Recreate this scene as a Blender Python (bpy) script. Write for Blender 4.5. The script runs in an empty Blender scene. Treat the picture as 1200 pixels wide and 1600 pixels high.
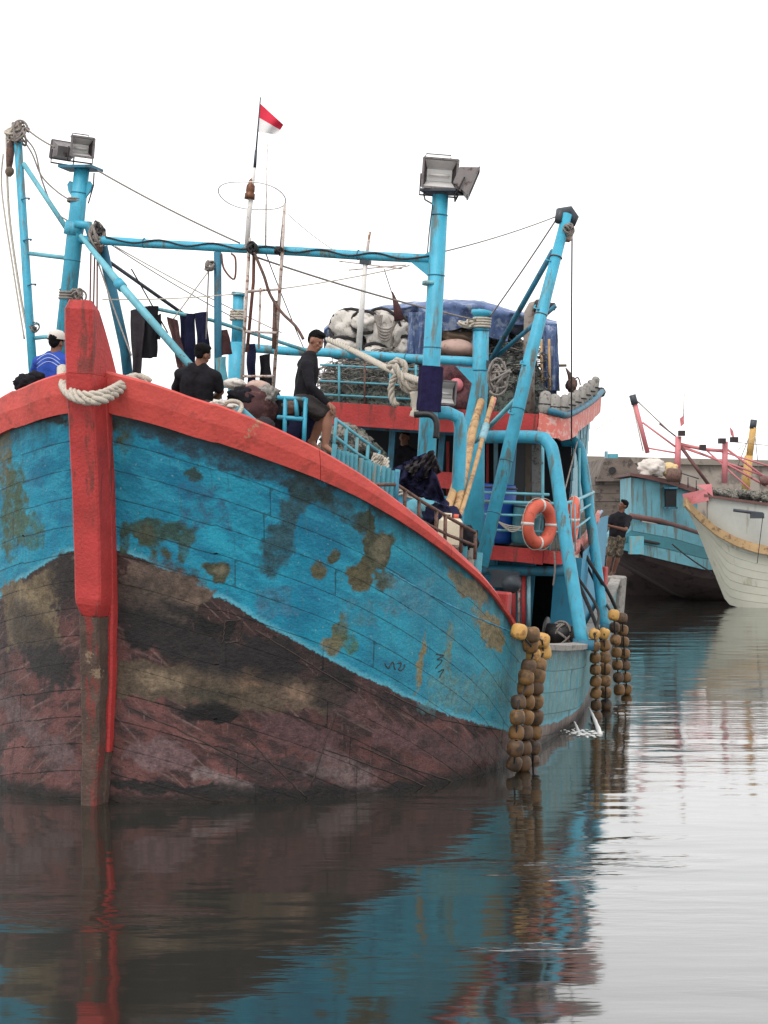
import bpy, bmesh, math, random
from mathutils import Vector as Vec, Matrix, noise as mnoise
random.seed(7)
rad = math.radians
SC = bpy.context.scene
COL = SC.collection

# ------------------------------------------------------------------ camera, sky, sun, exposure
FPX, HORIZON, CAM_H = 2600.0, 800.0, 3.0          # focal length in photo pixels, eye level, eye height
cam_d = bpy.data.cameras.new('camera'); cam = bpy.data.objects.new('camera', cam_d); COL.objects.link(cam)
cam.location = (0, 0, CAM_H); cam.rotation_euler = (rad(90), 0, 0)
cam_d.sensor_fit = 'VERTICAL'; cam_d.sensor_height = 24.0; cam_d.lens = FPX / 1600 * 24.0
cam_d.clip_end = 3000
SC.camera = cam
world = bpy.data.worlds.new('World'); SC.world = world; world.use_nodes = True
nt = world.node_tree; nt.nodes.clear()
sky = nt.nodes.new('ShaderNodeTexSky'); sky.sky_type = 'NISHITA'; sky.sun_disc = False
SUN_EL, SUN_AZ = rad(55), rad(205)
sky.sun_elevation = SUN_EL; sky.sun_rotation = SUN_AZ; sky.dust_density = 6; sky.air_density = 1.0
skm = nt.nodes.new('ShaderNodeMix'); skm.data_type = 'RGBA'
mul = nt.nodes.new('ShaderNodeVectorMath'); mul.operation = 'SCALE'; mul.inputs['Scale'].default_value = 0.10
nt.links.new(sky.outputs[0], mul.inputs[0]); nt.links.new(mul.outputs[0], skm.inputs[6])
skm.inputs[0].default_value = 0.93; skm.inputs[7].default_value = (0.97, 0.965, 0.965, 1)   # closed cloud cover
bg = nt.nodes.new('ShaderNodeBackground'); bg.inputs[1].default_value = 1.0
wo = nt.nodes.new('ShaderNodeOutputWorld')
nt.links.new(skm.outputs[2], bg.inputs[0]); nt.links.new(bg.outputs[0], wo.inputs[0])
sun_d = bpy.data.lights.new('sun', 'SUN'); sun_d.energy = 1.2; sun_d.angle = rad(25); sun_d.color = (1, .97, .93)
sun = bpy.data.objects.new('sun', sun_d); COL.objects.link(sun)
sdir = Vec((math.sin(SUN_AZ) * math.cos(SUN_EL), math.cos(SUN_AZ) * math.cos(SUN_EL), math.sin(SUN_EL)))
sun.rotation_euler = sdir.to_track_quat('Z', 'Y').to_euler()
SC.view_settings.view_transform = 'Standard'; SC.view_settings.look = 'None'
SC.view_settings.gamma = 1; SC.view_settings.use_curve_mapping = False
SC.view_settings.exposure = 0.74
try:
    SC.cycles.use_denoising = True; SC.cycles.max_bounces = 6
except Exception: pass

# ------------------------------------------------------------------ the boat's frame: x = to port, y = aft, z = up
TH, HEEL = rad(18), rad(4.5)
_d0 = CAM_H * FPX / 453
BO = Vec((-445 * _d0 / FPX, _d0, 0))
BM = Matrix.Translation(BO) @ Matrix.Rotation(-TH, 4, 'Z') @ Matrix.Rotation(HEEL, 4, 'Y')
BMI = BM.inverted()
_co = BMI @ Vec((0, 0, CAM_H))
def _dir(px, py): return BMI.to_3x3() @ Vec(((px - 600) / FPX, 1, (HORIZON - py) / FPX))
def P(px, py, u):            # a sighted point at station u aft of the stem, in boat coordinates
    d = _dir(px, py); return _co + d * ((u - _co.y) / d.y)
def Q(px, py, v):            # a sighted point at breadth v to port
    d = _dir(px, py); return _co + d * ((v - _co.x) / d.x)
def G(px, py, d):            # a sighted point at distance d, in world coordinates
    return Vec(((px - 600) / FPX * d, d, CAM_H + (HORIZON - py) / FPX * d))
def mpp(u): return (_d0 + .95 * u) / FPX      # metres per photo pixel about station u

# ------------------------------------------------------------------ materials
MATS = {}
ALB = .70        # photo tones to surface colours under the bright overcast
def lin(c):
    return tuple(((x / 255) / 12.92 if x / 255 <= .04045 else ((x / 255 + .055) / 1.055) ** 2.4) for x in c)
def mat(name, c, rough=.6, var=.25, scale=6, c2=None, amt=.0, dscale=9, metal=0, bump=.15, bscale=60, streak=False, spec=.4, dist=.01, coat=0, c3=None, s3=5, t3=.62):
    """weathered surface: base colour c (sRGB 0-255) with tonal variation, patches of c2, fine relief"""
    if name in MATS: return MATS[name]
    m = bpy.data.materials.new(name); m.use_nodes = True; MATS[name] = m
    n = m.node_tree.nodes; l = m.node_tree.links
    b = n['Principled BSDF']; b.inputs['Roughness'].default_value = rough; b.inputs['Metallic'].default_value = metal
    b.inputs['Specular IOR Level'].default_value = spec
    tc = n.new('ShaderNodeTexCoord')
    oi = n.new('ShaderNodeObjectInfo')
    off = n.new('ShaderNodeVectorMath'); off.operation = 'ADD'
    rv = n.new('ShaderNodeVectorMath'); rv.operation = 'SCALE'; rv.inputs[0].default_value = (17, 31, 23); l.new(oi.outputs['Random'], rv.inputs['Scale'])
    l.new(tc.outputs['Object'], off.inputs[0]); l.new(rv.outputs[0], off.inputs[1])
    n1 = n.new('ShaderNodeTexNoise'); n1.inputs['Scale'].default_value = scale; n1.inputs['Detail'].default_value = 6; n1.inputs['Roughness'].default_value = .65
    l.new(off.outputs[0], n1.inputs['Vector'])
    mp = n.new('ShaderNodeMapRange'); mp.inputs['From Min'].default_value = .25; mp.inputs['From Max'].default_value = .75
    mp.inputs['To Min'].default_value = 1 - var; mp.inputs['To Max'].default_value = 1 + var
    l.new(n1.outputs[0], mp.inputs[0])
    rgb = tuple(x * ALB for x in lin(c))
    sc = n.new('ShaderNodeVectorMath'); sc.operation = 'SCALE'; sc.inputs[0].default_value = rgb
    l.new(mp.outputs[0], sc.inputs['Scale'])
    out = sc.outputs[0]
    if c2 is not None and amt > 0:
        n2 = n.new('ShaderNodeTexNoise'); n2.inputs['Scale'].default_value = dscale; n2.inputs['Detail'].default_value = 8; n2.inputs['Roughness'].default_value = .7
        if streak:
            st = n.new('ShaderNodeMapping'); st.inputs['Scale'].default_value = (1, 1, .15); l.new(off.outputs[0], st.inputs[0]); l.new(st.outputs[0], n2.inputs['Vector'])
        else: l.new(off.outputs[0], n2.inputs['Vector'])
        r = n.new('ShaderNodeMapRange'); r.inputs['From Min'].default_value = .68 - amt * .5; r.inputs['From Max'].default_value = .76 - amt * .5
        l.new(n2.outputs[0], r.inputs[0])
        mx = n.new('ShaderNodeMix'); mx.data_type = 'RGBA'; l.new(r.outputs[0], mx.inputs[0]); l.new(out, mx.inputs[6]); mx.inputs[7].default_value = (*[x * ALB for x in lin(c2)], 1)
        out = mx.outputs[2]
    if c3 is not None:      # small chips down to rust or primer
        n4 = n.new('ShaderNodeTexNoise'); n4.inputs['Scale'].default_value = s3; n4.inputs['Detail'].default_value = 9; n4.inputs['Roughness'].default_value = .75; l.new(off.outputs[0], n4.inputs['Vector'])
        r4 = n.new('ShaderNodeMapRange'); r4.inputs['From Min'].default_value = t3; r4.inputs['From Max'].default_value = t3 + .03; l.new(n4.outputs[0], r4.inputs[0])
        m4 = n.new('ShaderNodeMix'); m4.data_type = 'RGBA'; l.new(r4.outputs[0], m4.inputs[0]); l.new(out, m4.inputs[6]); m4.inputs[7].default_value = (*[x * ALB for x in lin(c3)], 1); out = m4.outputs[2]
    l.new(out, b.inputs['Base Color'])
    if bump > 0:
        n3 = n.new('ShaderNodeTexNoise'); n3.inputs['Scale'].default_value = bscale; n3.inputs['Detail'].default_value = 5; l.new(off.outputs[0], n3.inputs['Vector'])
        bp = n.new('ShaderNodeBump'); bp.inputs['Strength'].default_value = bump; bp.inputs['Distance'].default_value = dist
        l.new(n3.outputs[0], bp.inputs['Height']); l.new(bp.outputs[0], b.inputs['Normal'])
    if coat: b.inputs['Coat Weight'].default_value = coat
    return m

mat('sky_blue_steel', (66, 172, 202), .5, .22, 4, (96, 116, 116), .3, 6, bump=.3, bscale=24, dist=.015, streak=True, c3=(112, 78, 62), s3=7, t3=.64)
mat('deep_blue_steel', (44, 118, 146), .55, .25, 5, (58, 76, 80), .3, 8, bump=.2, streak=True, c3=(100, 74, 62), s3=7, t3=.63)
mat('pale_blue_steel', (112, 186, 202), .5, .2, 6, (120, 130, 126), .25, 8, streak=True, c3=(120, 90, 74), s3=8, t3=.63)
mat('dark_steel', (58, 66, 74), .5, .2, 8, (90, 66, 50), .2, 14)
mat('rusty_steel', (112, 82, 70), .7, .35, 14, (70, 62, 60), .35, 20, bump=.3)
mat('rusty_white', (205, 192, 184), .6, .15, 10, (140, 92, 66), .34, 13, bump=.2)
mat('white_paint', (225, 222, 218), .5, .08, 6, (150, 130, 112), .16, 14)
mat('red_paint', (190, 60, 58), .6, .25, 3, (134, 56, 50), .27, 7, bump=.4, bscale=30, dist=.02, streak=True, c3=(110, 84, 70), s3=6, t3=.65)
mat('cap_red', (214, 82, 74), .55, .18, 2.5, (188, 74, 66), .3, 4, bump=.35, bscale=25, dist=.02, c3=(176, 140, 108), s3=3.2, t3=.635)
mat('pink_red', (228, 122, 108), .6, .15, 5, (236, 190, 180), .34, 9)
mat('raw_stem', (88, 70, 62), .8, .4, 6, (132, 52, 48), .27, 5, bump=.6, bscale=30, dist=.02, streak=True, c3=(140, 120, 98), s3=5, t3=.6)
mat('wood', (122, 104, 88), .8, .3, 8, (80, 70, 62), .3, 6, bump=.4, streak=True)
mat('dark_wood', (64, 52, 48), .8, .3, 8, (40, 34, 32), .3, 6, bump=.3)
mat('bamboo', (196, 156, 106), .6, .25, 5, (150, 112, 76), .34, 7, bump=.2, streak=True)
mat('rope', (205, 196, 182), .85, .15, 30, (150, 134, 116), .25, 30, bump=.6, bscale=160)
mat('grey_rope', (150, 142, 136), .85, .2, 30, (110, 100, 92), .3, 30, bump=.6, bscale=160)
mat('dark_rope', (52, 50, 52), .9, .25, 30)
mat('brown_rope', (120, 78, 66), .9, .25, 30)
mat('black_cloth', (34, 33, 38), .95, .25, 9, bump=.7, bscale=11, dist=.03, spec=.15)
mat('charcoal_cloth', (62, 58, 62), .95, .2, 9, bump=.7, bscale=11, dist=.03, spec=.15)
mat('navy_cloth', (36, 38, 66), .95, .25, 9, bump=.7, bscale=11, dist=.03, spec=.15)
mat('maroon_cloth', (84, 58, 60), .95, .25, 9, (110, 84, 76), .25, 9, bump=.7, bscale=11, dist=.03, spec=.15)
mat('blue_shirt', (52, 84, 176), .9, .15, 9, bump=.7, bscale=11, dist=.03, spec=.15)
mat('grey_shorts', (66, 62, 62), .95, .2, 12, bump=.7, bscale=11, dist=.03, spec=.15)
mat('camo', (126, 112, 98), .95, .2, 8, (72, 68, 60), .5, 16, bump=.3, spec=.15)
mat('skin', (142, 98, 78), .55, .1, 10, bump=.08, spec=.35)
mat('hair', (14, 12, 12), .85, .3, 40, bump=.9, bscale=120, dist=.02, spec=.15)
mat('cap_white', (216, 208, 200), .9, .08, 12)
mat('violet_cloth', (38, 34, 70), .95, .25, 9, bump=.7, bscale=11, dist=.03, spec=.15)
mat('tarp_blue', (84, 106, 150), .6, .35, 4, (150, 164, 190), .34, 5, bump=.4, bscale=14, dist=.03)
mat('tarp_pale', (160, 174, 200), .6, .12, 4, bump=.4, bscale=14, dist=.03)
mat('sack_white', (214, 208, 200), .85, .12, 6, (150, 138, 128), .25, 9, bump=.4, bscale=24, dist=.02)
mat('sack_pink', (190, 160, 148), .85, .15, 6, (140, 112, 98), .25, 9, bump=.4, bscale=24, dist=.02)
mat('net_grey', (158, 152, 142), .9, .35, 14, (74, 78, 76), .42, 16, bump=.9, bscale=70, dist=.04)
mat('net_green', (104, 112, 104), .9, .35, 14, (52, 56, 56), .42, 18, bump=.9, bscale=70, dist=.04)
mat('net_maroon', (116, 74, 78), .9, .3, 10, (84, 56, 62), .4, 14, bump=.8, bscale=60, dist=.03)
mat('pink_plastic', (214, 122, 132), .5, .1, 8)
mat('ring_orange', (232, 108, 84), .55, .12, 6, (206, 90, 70), .25, 8)
mat('ring_white', (236, 232, 226), .5, .06, 8)
mat('barrel_blue', (24, 82, 168), .4, .12, 5, (30, 60, 120), .2, 8)
mat('barrel_teal', (70, 134, 146), .45, .15, 5)
mat('float_brown', (128, 92, 50), .55, .25, 7, (84, 64, 42), .35, 6, bump=.2)
mat('float_dark', (96, 70, 46), .6, .25, 7, (60, 48, 38), .35, 6, bump=.2)
mat('float_yellow', (206, 158, 84), .55, .25, 8, (150, 110, 62), .3, 8, bump=.2)
mat('pad_grey', (158, 154, 148), .85, .2, 8, (110, 104, 98), .3, 10, bump=.3)
mat('lamp_metal', (128, 122, 122), .4, .15, 8, (84, 64, 60), .25, 12, metal=.3)
mat('lamp_inside', (232, 230, 228), .3, .06, 8, metal=.15)
mat('far_grey', (184, 186, 180), .75, .1, 1.5, (150, 146, 134), .22, 3, streak=True)
mat('lamp_dark', (48, 34, 38), .6, .2, 10)
mat('black_steel', (30, 30, 32), .5, .3, 8, (62, 50, 44), .2, 10)
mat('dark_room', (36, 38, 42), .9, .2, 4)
mat('house_blue', (56, 150, 186), .6, .18, 4, (104, 96, 88), .16, 8, bump=.2, streak=True)
mat('house_pale', (150, 196, 210), .65, .15, 5, (112, 130, 136), .26, 8, bump=.25, streak=True)
mat('teal_board', (92, 168, 186), .65, .2, 6, (140, 150, 140), .28, 10, bump=.25, streak=True)
mat('deck_wood', (120, 110, 98), .85, .25, 8, (84, 76, 70), .3, 5, bump=.4)
mat('brass', (122, 82, 60), .5, .35, 12, (80, 50, 40), .3, 14, metal=.5)
mat('flag_red', (222, 44, 72), .8, .06, 5); mat('flag_white', (238, 236, 236), .8, .05, 5)
mat('jerrycan', (226, 214, 190), .5, .1, 6)
mat('pipe_grey', (150, 140, 132), .6, .2, 6, (110, 86, 72), .3, 10)
mat('concrete', (150, 140, 130), .9, .15, .6, (112, 104, 98), .3, .8, bump=.3, bscale=6, dist=.05)
mat('old_wood', (120, 108, 100), .9, .25, 2, (82, 74, 70), .35, 3, bump=.4, bscale=10, dist=.04)
mat('far_blue', (112, 176, 192), .65, .18, 2, (112, 128, 126), .32, 4, streak=True)
mat('far_bottom', (70, 56, 56), .8, .25, 2, (40, 32, 32), .3, 3)
mat('rub_blue', (70, 150, 178), .6, .3, 5, (40, 110, 140), .4, 6)
mat('far_hull', (188, 188, 174), .75, .12, 1.2, (150, 144, 124), .2, 1.6, bump=.2, bscale=14, streak=True)
mat('far_rail', (190, 158, 116), .75, .22, 3, (136, 108, 80), .3, 5)
mat('far_haze_red', (216, 132, 136), .6, .15, 3, (150, 90, 90), .15, 6); mat('far_yellow', (214, 172, 100), .6, .2, 3, (150, 120, 90), .2, 6)  # distance haze mixed into the far colours, reds most
mat('far_brown', (112, 78, 74), .75, .25, 3)
mat('sack_yellow', (218, 190, 140), .85, .15, 5)
mat('skin_dark', (112, 74, 58), .55, .1, 10, bump=.08, spec=.35)
mat('foam', (232, 232, 230), .5, .05, 10)
mat('lettering', (186, 196, 226), .9, .05, 10)

# ------------------------------------------------------------------ mesh building
class MB:
    def __init__(s): s.v = []; s.f = []; s.mi = []; s.sm = []
    def add(s, vs, fs, mi=0, smooth=False):
        k = len(s.v); s.v += [tuple(v) for v in vs]
        for f in fs: s.f.append(tuple(i + k for i in f)); s.mi.append(mi); s.sm.append(smooth)
        return s
    def box(s, c, size, rot=None, mi=0, bev=0.0):
        hx, hy, hz = size[0] / 2, size[1] / 2, size[2] / 2
        c = Vec(c); R = rot.to_3x3() if rot is not None else Matrix.Identity(3)
        bm = bmesh.new(); bmesh.ops.create_cube(bm, size=1)
        for v in bm.verts: v.co = Vec((v.co.x * hx * 2, v.co.y * hy * 2, v.co.z * hz * 2))
        if bev > 0: bmesh.ops.bevel(bm, geom=bm.edges[:], offset=bev, segments=1, affect='EDGES')
        bm.verts.index_update()
        s.add([R @ v.co + c for v in bm.verts], [[v.index for v in f.verts] for f in bm.faces], mi); bm.free(); return s
    def beam(s, a, b, w, h, up=Vec((0, 0, 1)), mi=0, bev=0.0):
        a = Vec(a); b = Vec(b); d = (b - a); L = d.length; d.normalize()
        x = d.cross(up)
        if x.length < 1e-4: x = d.cross(Vec((1, 0, 0)))
        x.normalize(); z = x.cross(d)
        return s.box((a + b) / 2, (w, L, h), Matrix((x, d, z)).transposed(), mi, bev)
    def tube(s, path, r, n=10, mi=0, caps=True, closed=False, smooth=True, squash=None):
        path = [Vec(p) for p in path]; m = len(path)
        rs = r if isinstance(r, (list, tuple)) else [r] * m
        vs = []; prev = None
        for i, p in enumerate(path):
            if closed: t = path[(i + 1) % m] - path[i - 1]
            else: t = path[min(i + 1, m - 1)] - path[max(i - 1, 0)]
            if t.length < 1e-9: t = Vec((0, 0, 1))
            t.normalize()
            if prev is None:
                a = Vec((0, 0, 1)) if abs(t.z) < .9 else Vec((1, 0, 0))
                x = t.cross(a).normalized()
            else:
                x = prev - t * prev.dot(t)
                if x.length < 1e-6: x = t.cross(Vec((.3, .5, .8)))
                x.normalize()
            prev = x; y = t.cross(x)
            for k in range(n):
                a = 2 * math.pi * k / n
                o = x * math.cos(a) * rs[i] + y * math.sin(a) * rs[i]
                if squash: o = Vec((o.x * squash[0], o.y * squash[1], o.z * squash[2]))
                vs.append(p + o)
        fs = []
        for i in range(m if closed else m - 1):
            j = (i + 1) % m
            for k in range(n):
                k2 = (k + 1) % n; fs.append((i * n + k, i * n + k2, j * n + k2, j * n + k))
        if caps and not closed:
            fs.append(tuple(range(n - 1, -1, -1))); fs.append(tuple((m - 1) * n + k for k in range(n)))
        return s.add(vs, fs, mi, smooth)
    def grid(s, rows, mi=0, smooth=True, closed=False):
        m = len(rows); n = len(rows[0]); vs = [p for r in rows for p in r]; fs = []
        for i in range(m - 1):
            for j in range(n if closed else n - 1):
                j2 = (j + 1) % n; fs.append((i * n + j, i * n + j2, (i + 1) * n + j2, (i + 1) * n + j))
        return s.add(vs, fs, mi, smooth)
    def lathe(s, base, axis, prof, n=16, mi=0, smooth=True):
        axis = Vec(axis).normalized(); base = Vec(base)
        x = axis.cross(Vec((0, 0, 1)) if abs(axis.z) < .9 else Vec((1, 0, 0))).normalized(); y = axis.cross(x)
        rows = []
        for r, h in prof:
            rows.append([base + axis * h + (x * math.cos(2 * math.pi * k / n) + y * math.sin(2 * math.pi * k / n)) * max(r, 1e-4) for k in range(n)])
        return s.grid(rows, mi, smooth, True)
    def blob(s, c, r, seed=0, amp=.12, freq=1.6, n=14, mi=0, rot=None):
        c = Vec(c); rx, ry, rz = r if isinstance(r, (tuple, list)) else (r, r, r); rows = []
        for i in range(n + 1):
            th = math.pi * i / n; row = []
            for j in range(2 * n):
                ph = math.pi * j / n
                d = Vec((math.sin(th) * math.cos(ph), math.sin(th) * math.sin(ph), math.cos(th)))
                k = 1 + amp * mnoise.noise(d * freq + Vec((seed * 3.1, seed * 1.7, seed))) + amp * .5 * mnoise.noise(d * freq * 3 + Vec((seed, 0, seed * 2)))
                p = Vec((d.x * rx * k, d.y * ry * k, d.z * rz * k))
                if rot is not None: p = rot.to_3x3() @ p
                row.append(c + p)
            rows.append(row)
        return s.grid(rows, mi, True, True)
    def mesh(s, name, mats):
        me = bpy.data.meshes.new(name); me.from_pydata(s.v, [], s.f)
        for m in (mats if isinstance(mats, (list, tuple)) else [mats]): me.materials.append(MATS[m] if isinstance(m, str) else m)
        me.polygons.foreach_set('material_index', s.mi); me.polygons.foreach_set('use_smooth', s.sm); me.update()
        return me

def link(name, me, parent=None):
    o = bpy.data.objects.new(name, me); COL.objects.link(o)
    if parent is not None: o.parent = parent
    return o
def part(name, mb, mats, parent): return link(name, mb.mesh(name, mats), parent)
def tag(o, label=None, cat=None, group=None, kind=None):
    if label: o['label'] = label
    if cat: o['category'] = cat
    if group: o['group'] = group
    if kind: o['kind'] = kind
    return o
def aboard(name, base, label, cat, group=None):      # an Empty standing on the boat; its parts use boat coordinates
    o = bpy.data.objects.new(name, None); COL.objects.link(o); o.empty_display_size = .1
    o.matrix_world = BM @ Matrix.Translation(Vec(base)); o['_base'] = tuple(base)
    tag(o, label, cat, group); return o
def apart(name, mb, mats, thing):                    # a part of such a thing
    b = Vec(thing['_base']); mb.v = [tuple(Vec(v) - b) for v in mb.v]
    return part(name, mb, mats, thing)
def athing(name, mb, mats, label, cat, group=None, base=None):   # one-mesh thing aboard
    if base is None:
        n = len(mb.v); base = (sum(v[0] for v in mb.v) / n, sum(v[1] for v in mb.v) / n, min(v[2] for v in mb.v))
    base = Vec(base); mb.v = [tuple(Vec(v) - base) for v in mb.v]
    o = part(name, mb, mats, None); o.matrix_world = BM @ Matrix.Translation(base); tag(o, label, cat, group); return o
def ashore(name, base, label, cat, group=None):
    o = bpy.data.objects.new(name, None); COL.objects.link(o); o.location = Vec(base); o['_base'] = tuple(base); tag(o, label, cat, group); return o
def wthing(name, mb, mats, label, cat, group=None):
    n = len(mb.v); base = Vec((sum(v[0] for v in mb.v) / n, sum(v[1] for v in mb.v) / n, min(v[2] for v in mb.v)))
    mb.v = [tuple(Vec(v) - base) for v in mb.v]; o = part(name, mb, mats, None); o.location = base; tag(o, label, cat, group); return o
def sag(a, b, drop=.05, n=14):
    a = Vec(a); b = Vec(b); return [a.lerp(b, i / n) - Vec((0, 0, drop * 4 * (i / n) * (1 - i / n))) for i in range(n + 1)]
def smooth_path(pts, k=6):
    pts = [Vec(p) for p in pts]; out = []
    for i in range(len(pts) - 1):
        p0 = pts[max(i - 1, 0)]; p1 = pts[i]; p2 = pts[i + 1]; p3 = pts[min(i + 2, len(pts) - 1)]
        for j in range(k):
            t = j / k
            out.append(.5 * ((2 * p1) + (p2 - p0) * t + (2 * p0 - 5 * p1 + 4 * p2 - p3) * t * t + (3 * p1 - p0 - 3 * p2 + p3) * t ** 3))
    out.append(pts[-1]); return out
def laid(mb, path, r, strands=3, pitch=None, n=6, mi=0):     # laid (twisted) rope
    path = [Vec(p) for p in path]; pitch = pitch or r * 7
    L = [0]
    for i in range(1, len(path)): L.append(L[-1] + (path[i] - path[i - 1]).length)
    N = max(int(L[-1] / (pitch / 8)), 4); dense = []; i = 0
    for k in range(N + 1):
        t = L[-1] * k / N
        while i < len(path) - 2 and L[i + 1] < t: i += 1
        f = (t - L[i]) / max(L[i + 1] - L[i], 1e-6); dense.append(path[i].lerp(path[i + 1], f))
    for s_ in range(strands):
        pp = []
        for k, p in enumerate(dense):
            t = (dense[min(k + 1, N)] - dense[max(k - 1, 0)]).normalized()
            x = t.cross(Vec((.2, .3, .93))).normalized(); y = t.cross(x)
            a = 2 * math.pi * (L[-1] * k / N / pitch + s_ / strands); pp.append(p + (x * math.cos(a) + y * math.sin(a)) * r * .55)
        mb.tube(pp, r * .55, n, mi)
    return mb
def interp(tab, x):
    if x <= tab[0][0]: return tab[0][1]
    for (a, b), (c, d) in zip(tab, tab[1:]):
        if x <= c:
            return b + (d - b) * (x - a) / (c - a)
    return tab[-1][1]
def sinterp(tab, x):        # smooth (monotone-ish) version
    e = .35; return (interp(tab, x - e) + 2 * interp(tab, x) + interp(tab, x + e)) / 4 if x > tab[0][0] + e else interp(tab, x)

# ------------------------------------------------------------------ water
def make_water():
    m = bpy.data.materials.new('harbour_water'); m.use_nodes = True; n = m.node_tree.nodes; l = m.node_tree.links; n.clear()
    out = n.new('ShaderNodeOutputMaterial'); mix = n.new('ShaderNodeMixShader')
    dif = n.new('ShaderNodeBsdfDiffuse'); dif.inputs[0].default_value = (.016, .016, .013, 1)
    glo = n.new('ShaderNodeBsdfGlossy'); glo.inputs[0].default_value = (.95, .96, .95, 1); glo.inputs['Roughness'].default_value = .06
    lw = n.new('ShaderNodeLayerWeight'); lw.inputs['Blend'].default_value = .5
    pw = n.new('ShaderNodeMath'); pw.operation = 'POWER'; pw.inputs[1].default_value = 3.5; fr = n.new('ShaderNodeMath'); fr.operation = 'MULTIPLY_ADD'; fr.inputs[1].default_value = .86; fr.inputs[2].default_value = .09
    l.new(lw.outputs['Facing'], pw.inputs[0]); l.new(pw.outputs[0], fr.inputs[0])
    tc = n.new('ShaderNodeTexCoord')
    def nz(scale, sx, sy, det=3, rough=.5):
        mp = n.new('ShaderNodeMapping'); mp.inputs['Scale'].default_value = (sx, sy, 1); l.new(tc.outputs['Object'], mp.inputs[0])
        t = n.new('ShaderNodeTexNoise'); t.inputs['Scale'].default_value = scale; t.inputs['Detail'].default_value = det; t.inputs['Roughness'].default_value = rough
        l.new(mp.outputs[0], t.inputs['Vector']); return t
    a = nz(1.2, .35, 1.0, 2); b = nz(5.5, .3, 1.0, 3); c = nz(.22, 1, 1, 2)
    # ruffled where the air touches it, slick elsewhere
    amp = n.new('ShaderNodeMapRange'); amp.inputs['From Min'].default_value = .42; amp.inputs['From Max'].default_value = .62
    amp.inputs['To Min'].default_value = .25; amp.inputs['To Max'].default_value = 1.0; l.new(c.outputs[0], amp.inputs[0])
    mb_ = n.new('ShaderNodeMath'); mb_.operation = 'MULTIPLY'; l.new(b.outputs[0], mb_.inputs[0]); l.new(amp.outputs[0], mb_.inputs[1])
    d = nz(.55, .4, 1.0, 3); gust = n.new('ShaderNodeMapRange'); gust.inputs['From Min'].default_value = .58; gust.inputs['From Max'].default_value = .70; gust.inputs['To Min'].default_value = 1.0; gust.inputs['To Max'].default_value = 7.0; l.new(d.outputs[0], gust.inputs[0])
    mg = n.new('ShaderNodeMath'); mg.operation = 'MULTIPLY'; l.new(mb_.outputs[0], mg.inputs[0]); l.new(gust.outputs[0], mg.inputs[1]); mb_ = mg
    b1 = n.new('ShaderNodeBump'); b1.inputs['Strength'].default_value = 1; b1.inputs['Distance'].default_value = .016; l.new(a.outputs[0], b1.inputs['Height'])
    b2 = n.new('ShaderNodeBump'); b2.inputs['Strength'].default_value = 1; b2.inputs['Distance'].default_value = .007; l.new(mb_.outputs[0], b2.inputs['Height']); l.new(b1.outputs[0], b2.inputs['Normal'])
    for s_ in (dif, glo, lw): l.new(b2.outputs[0], s_.inputs['Normal'])
    l.new(fr.outputs[0], mix.inputs[0]); l.new(dif.outputs[0], mix.inputs[1]); l.new(glo.outputs[0], mix.inputs[2]); l.new(mix.outputs[0], out.inputs[0])
    mb = MB(); mb.add([(-900, -200, 0), (900, -200, 0), (900, 2200, 0), (-900, 2200, 0)], [(0, 1, 2, 3)])
    tag(part('water', mb, m, None), kind='structure')
make_water()

# ------------------------------------------------------------------ the big boat: hull
boat = bpy.data.objects.new('fishing_boat', None); COL.objects.link(boat); boat.matrix_world = BM
tag(boat, 'large blue and red wooden fishing boat with weathered maroon bottom, moored bow first', 'boat')
def ustem(w): return -.05 * w - .028 * w * w if w > 0 else -.05 * w + .15 * w * w
def bb(tau, w):              # half breadth at distance tau aft of the stem line
    a = 4.0 + .12 * w; t = max(tau, 0) / a
    g = (1 - (1 - t) ** 2.2) ** .65 if t < 1 else 1
    B = 3.4 + .04 * w
    if tau > 7: B -= min((tau - 7) / 2, 1) * .07 * (tau - 7) + max(tau - 9, 0) * .07
    if w < 0: B += w * .35
    return B * g
_SH = [(-.63, 4.01), (-.35, 3.85), (0, 3.7), (.34, 3.55), (.77, 3.36), (1.33, 3.05), (2.07, 2.66), (2.72, 2.33), (3.34, 1.9)]
SHEER = [(0, 4.06)] + [(u - ustem(w), w) for u, w in _SH] + [(4.4, 1.63), (6.4, 1.45), (8.3, 1.32), (10, 1.34), (14, 1.46), (20.2, 1.70)]
_PT = [(-.31, 2.64), (-.02, 2.33), (.43, 1.91), (.8, 1.66), (1.39, 1.33), (2.22, .98), (3.8, .65), (6.4, .46)]
PAINT = [(0, 2.68)] + [(u - ustem(w), w) for u, w in _PT] + [(10, .45), (20.2, .7)]
zs = lambda t: sinterp(SHEER, t)
zp = lambda t: sinterp(PAINT, t)
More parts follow.
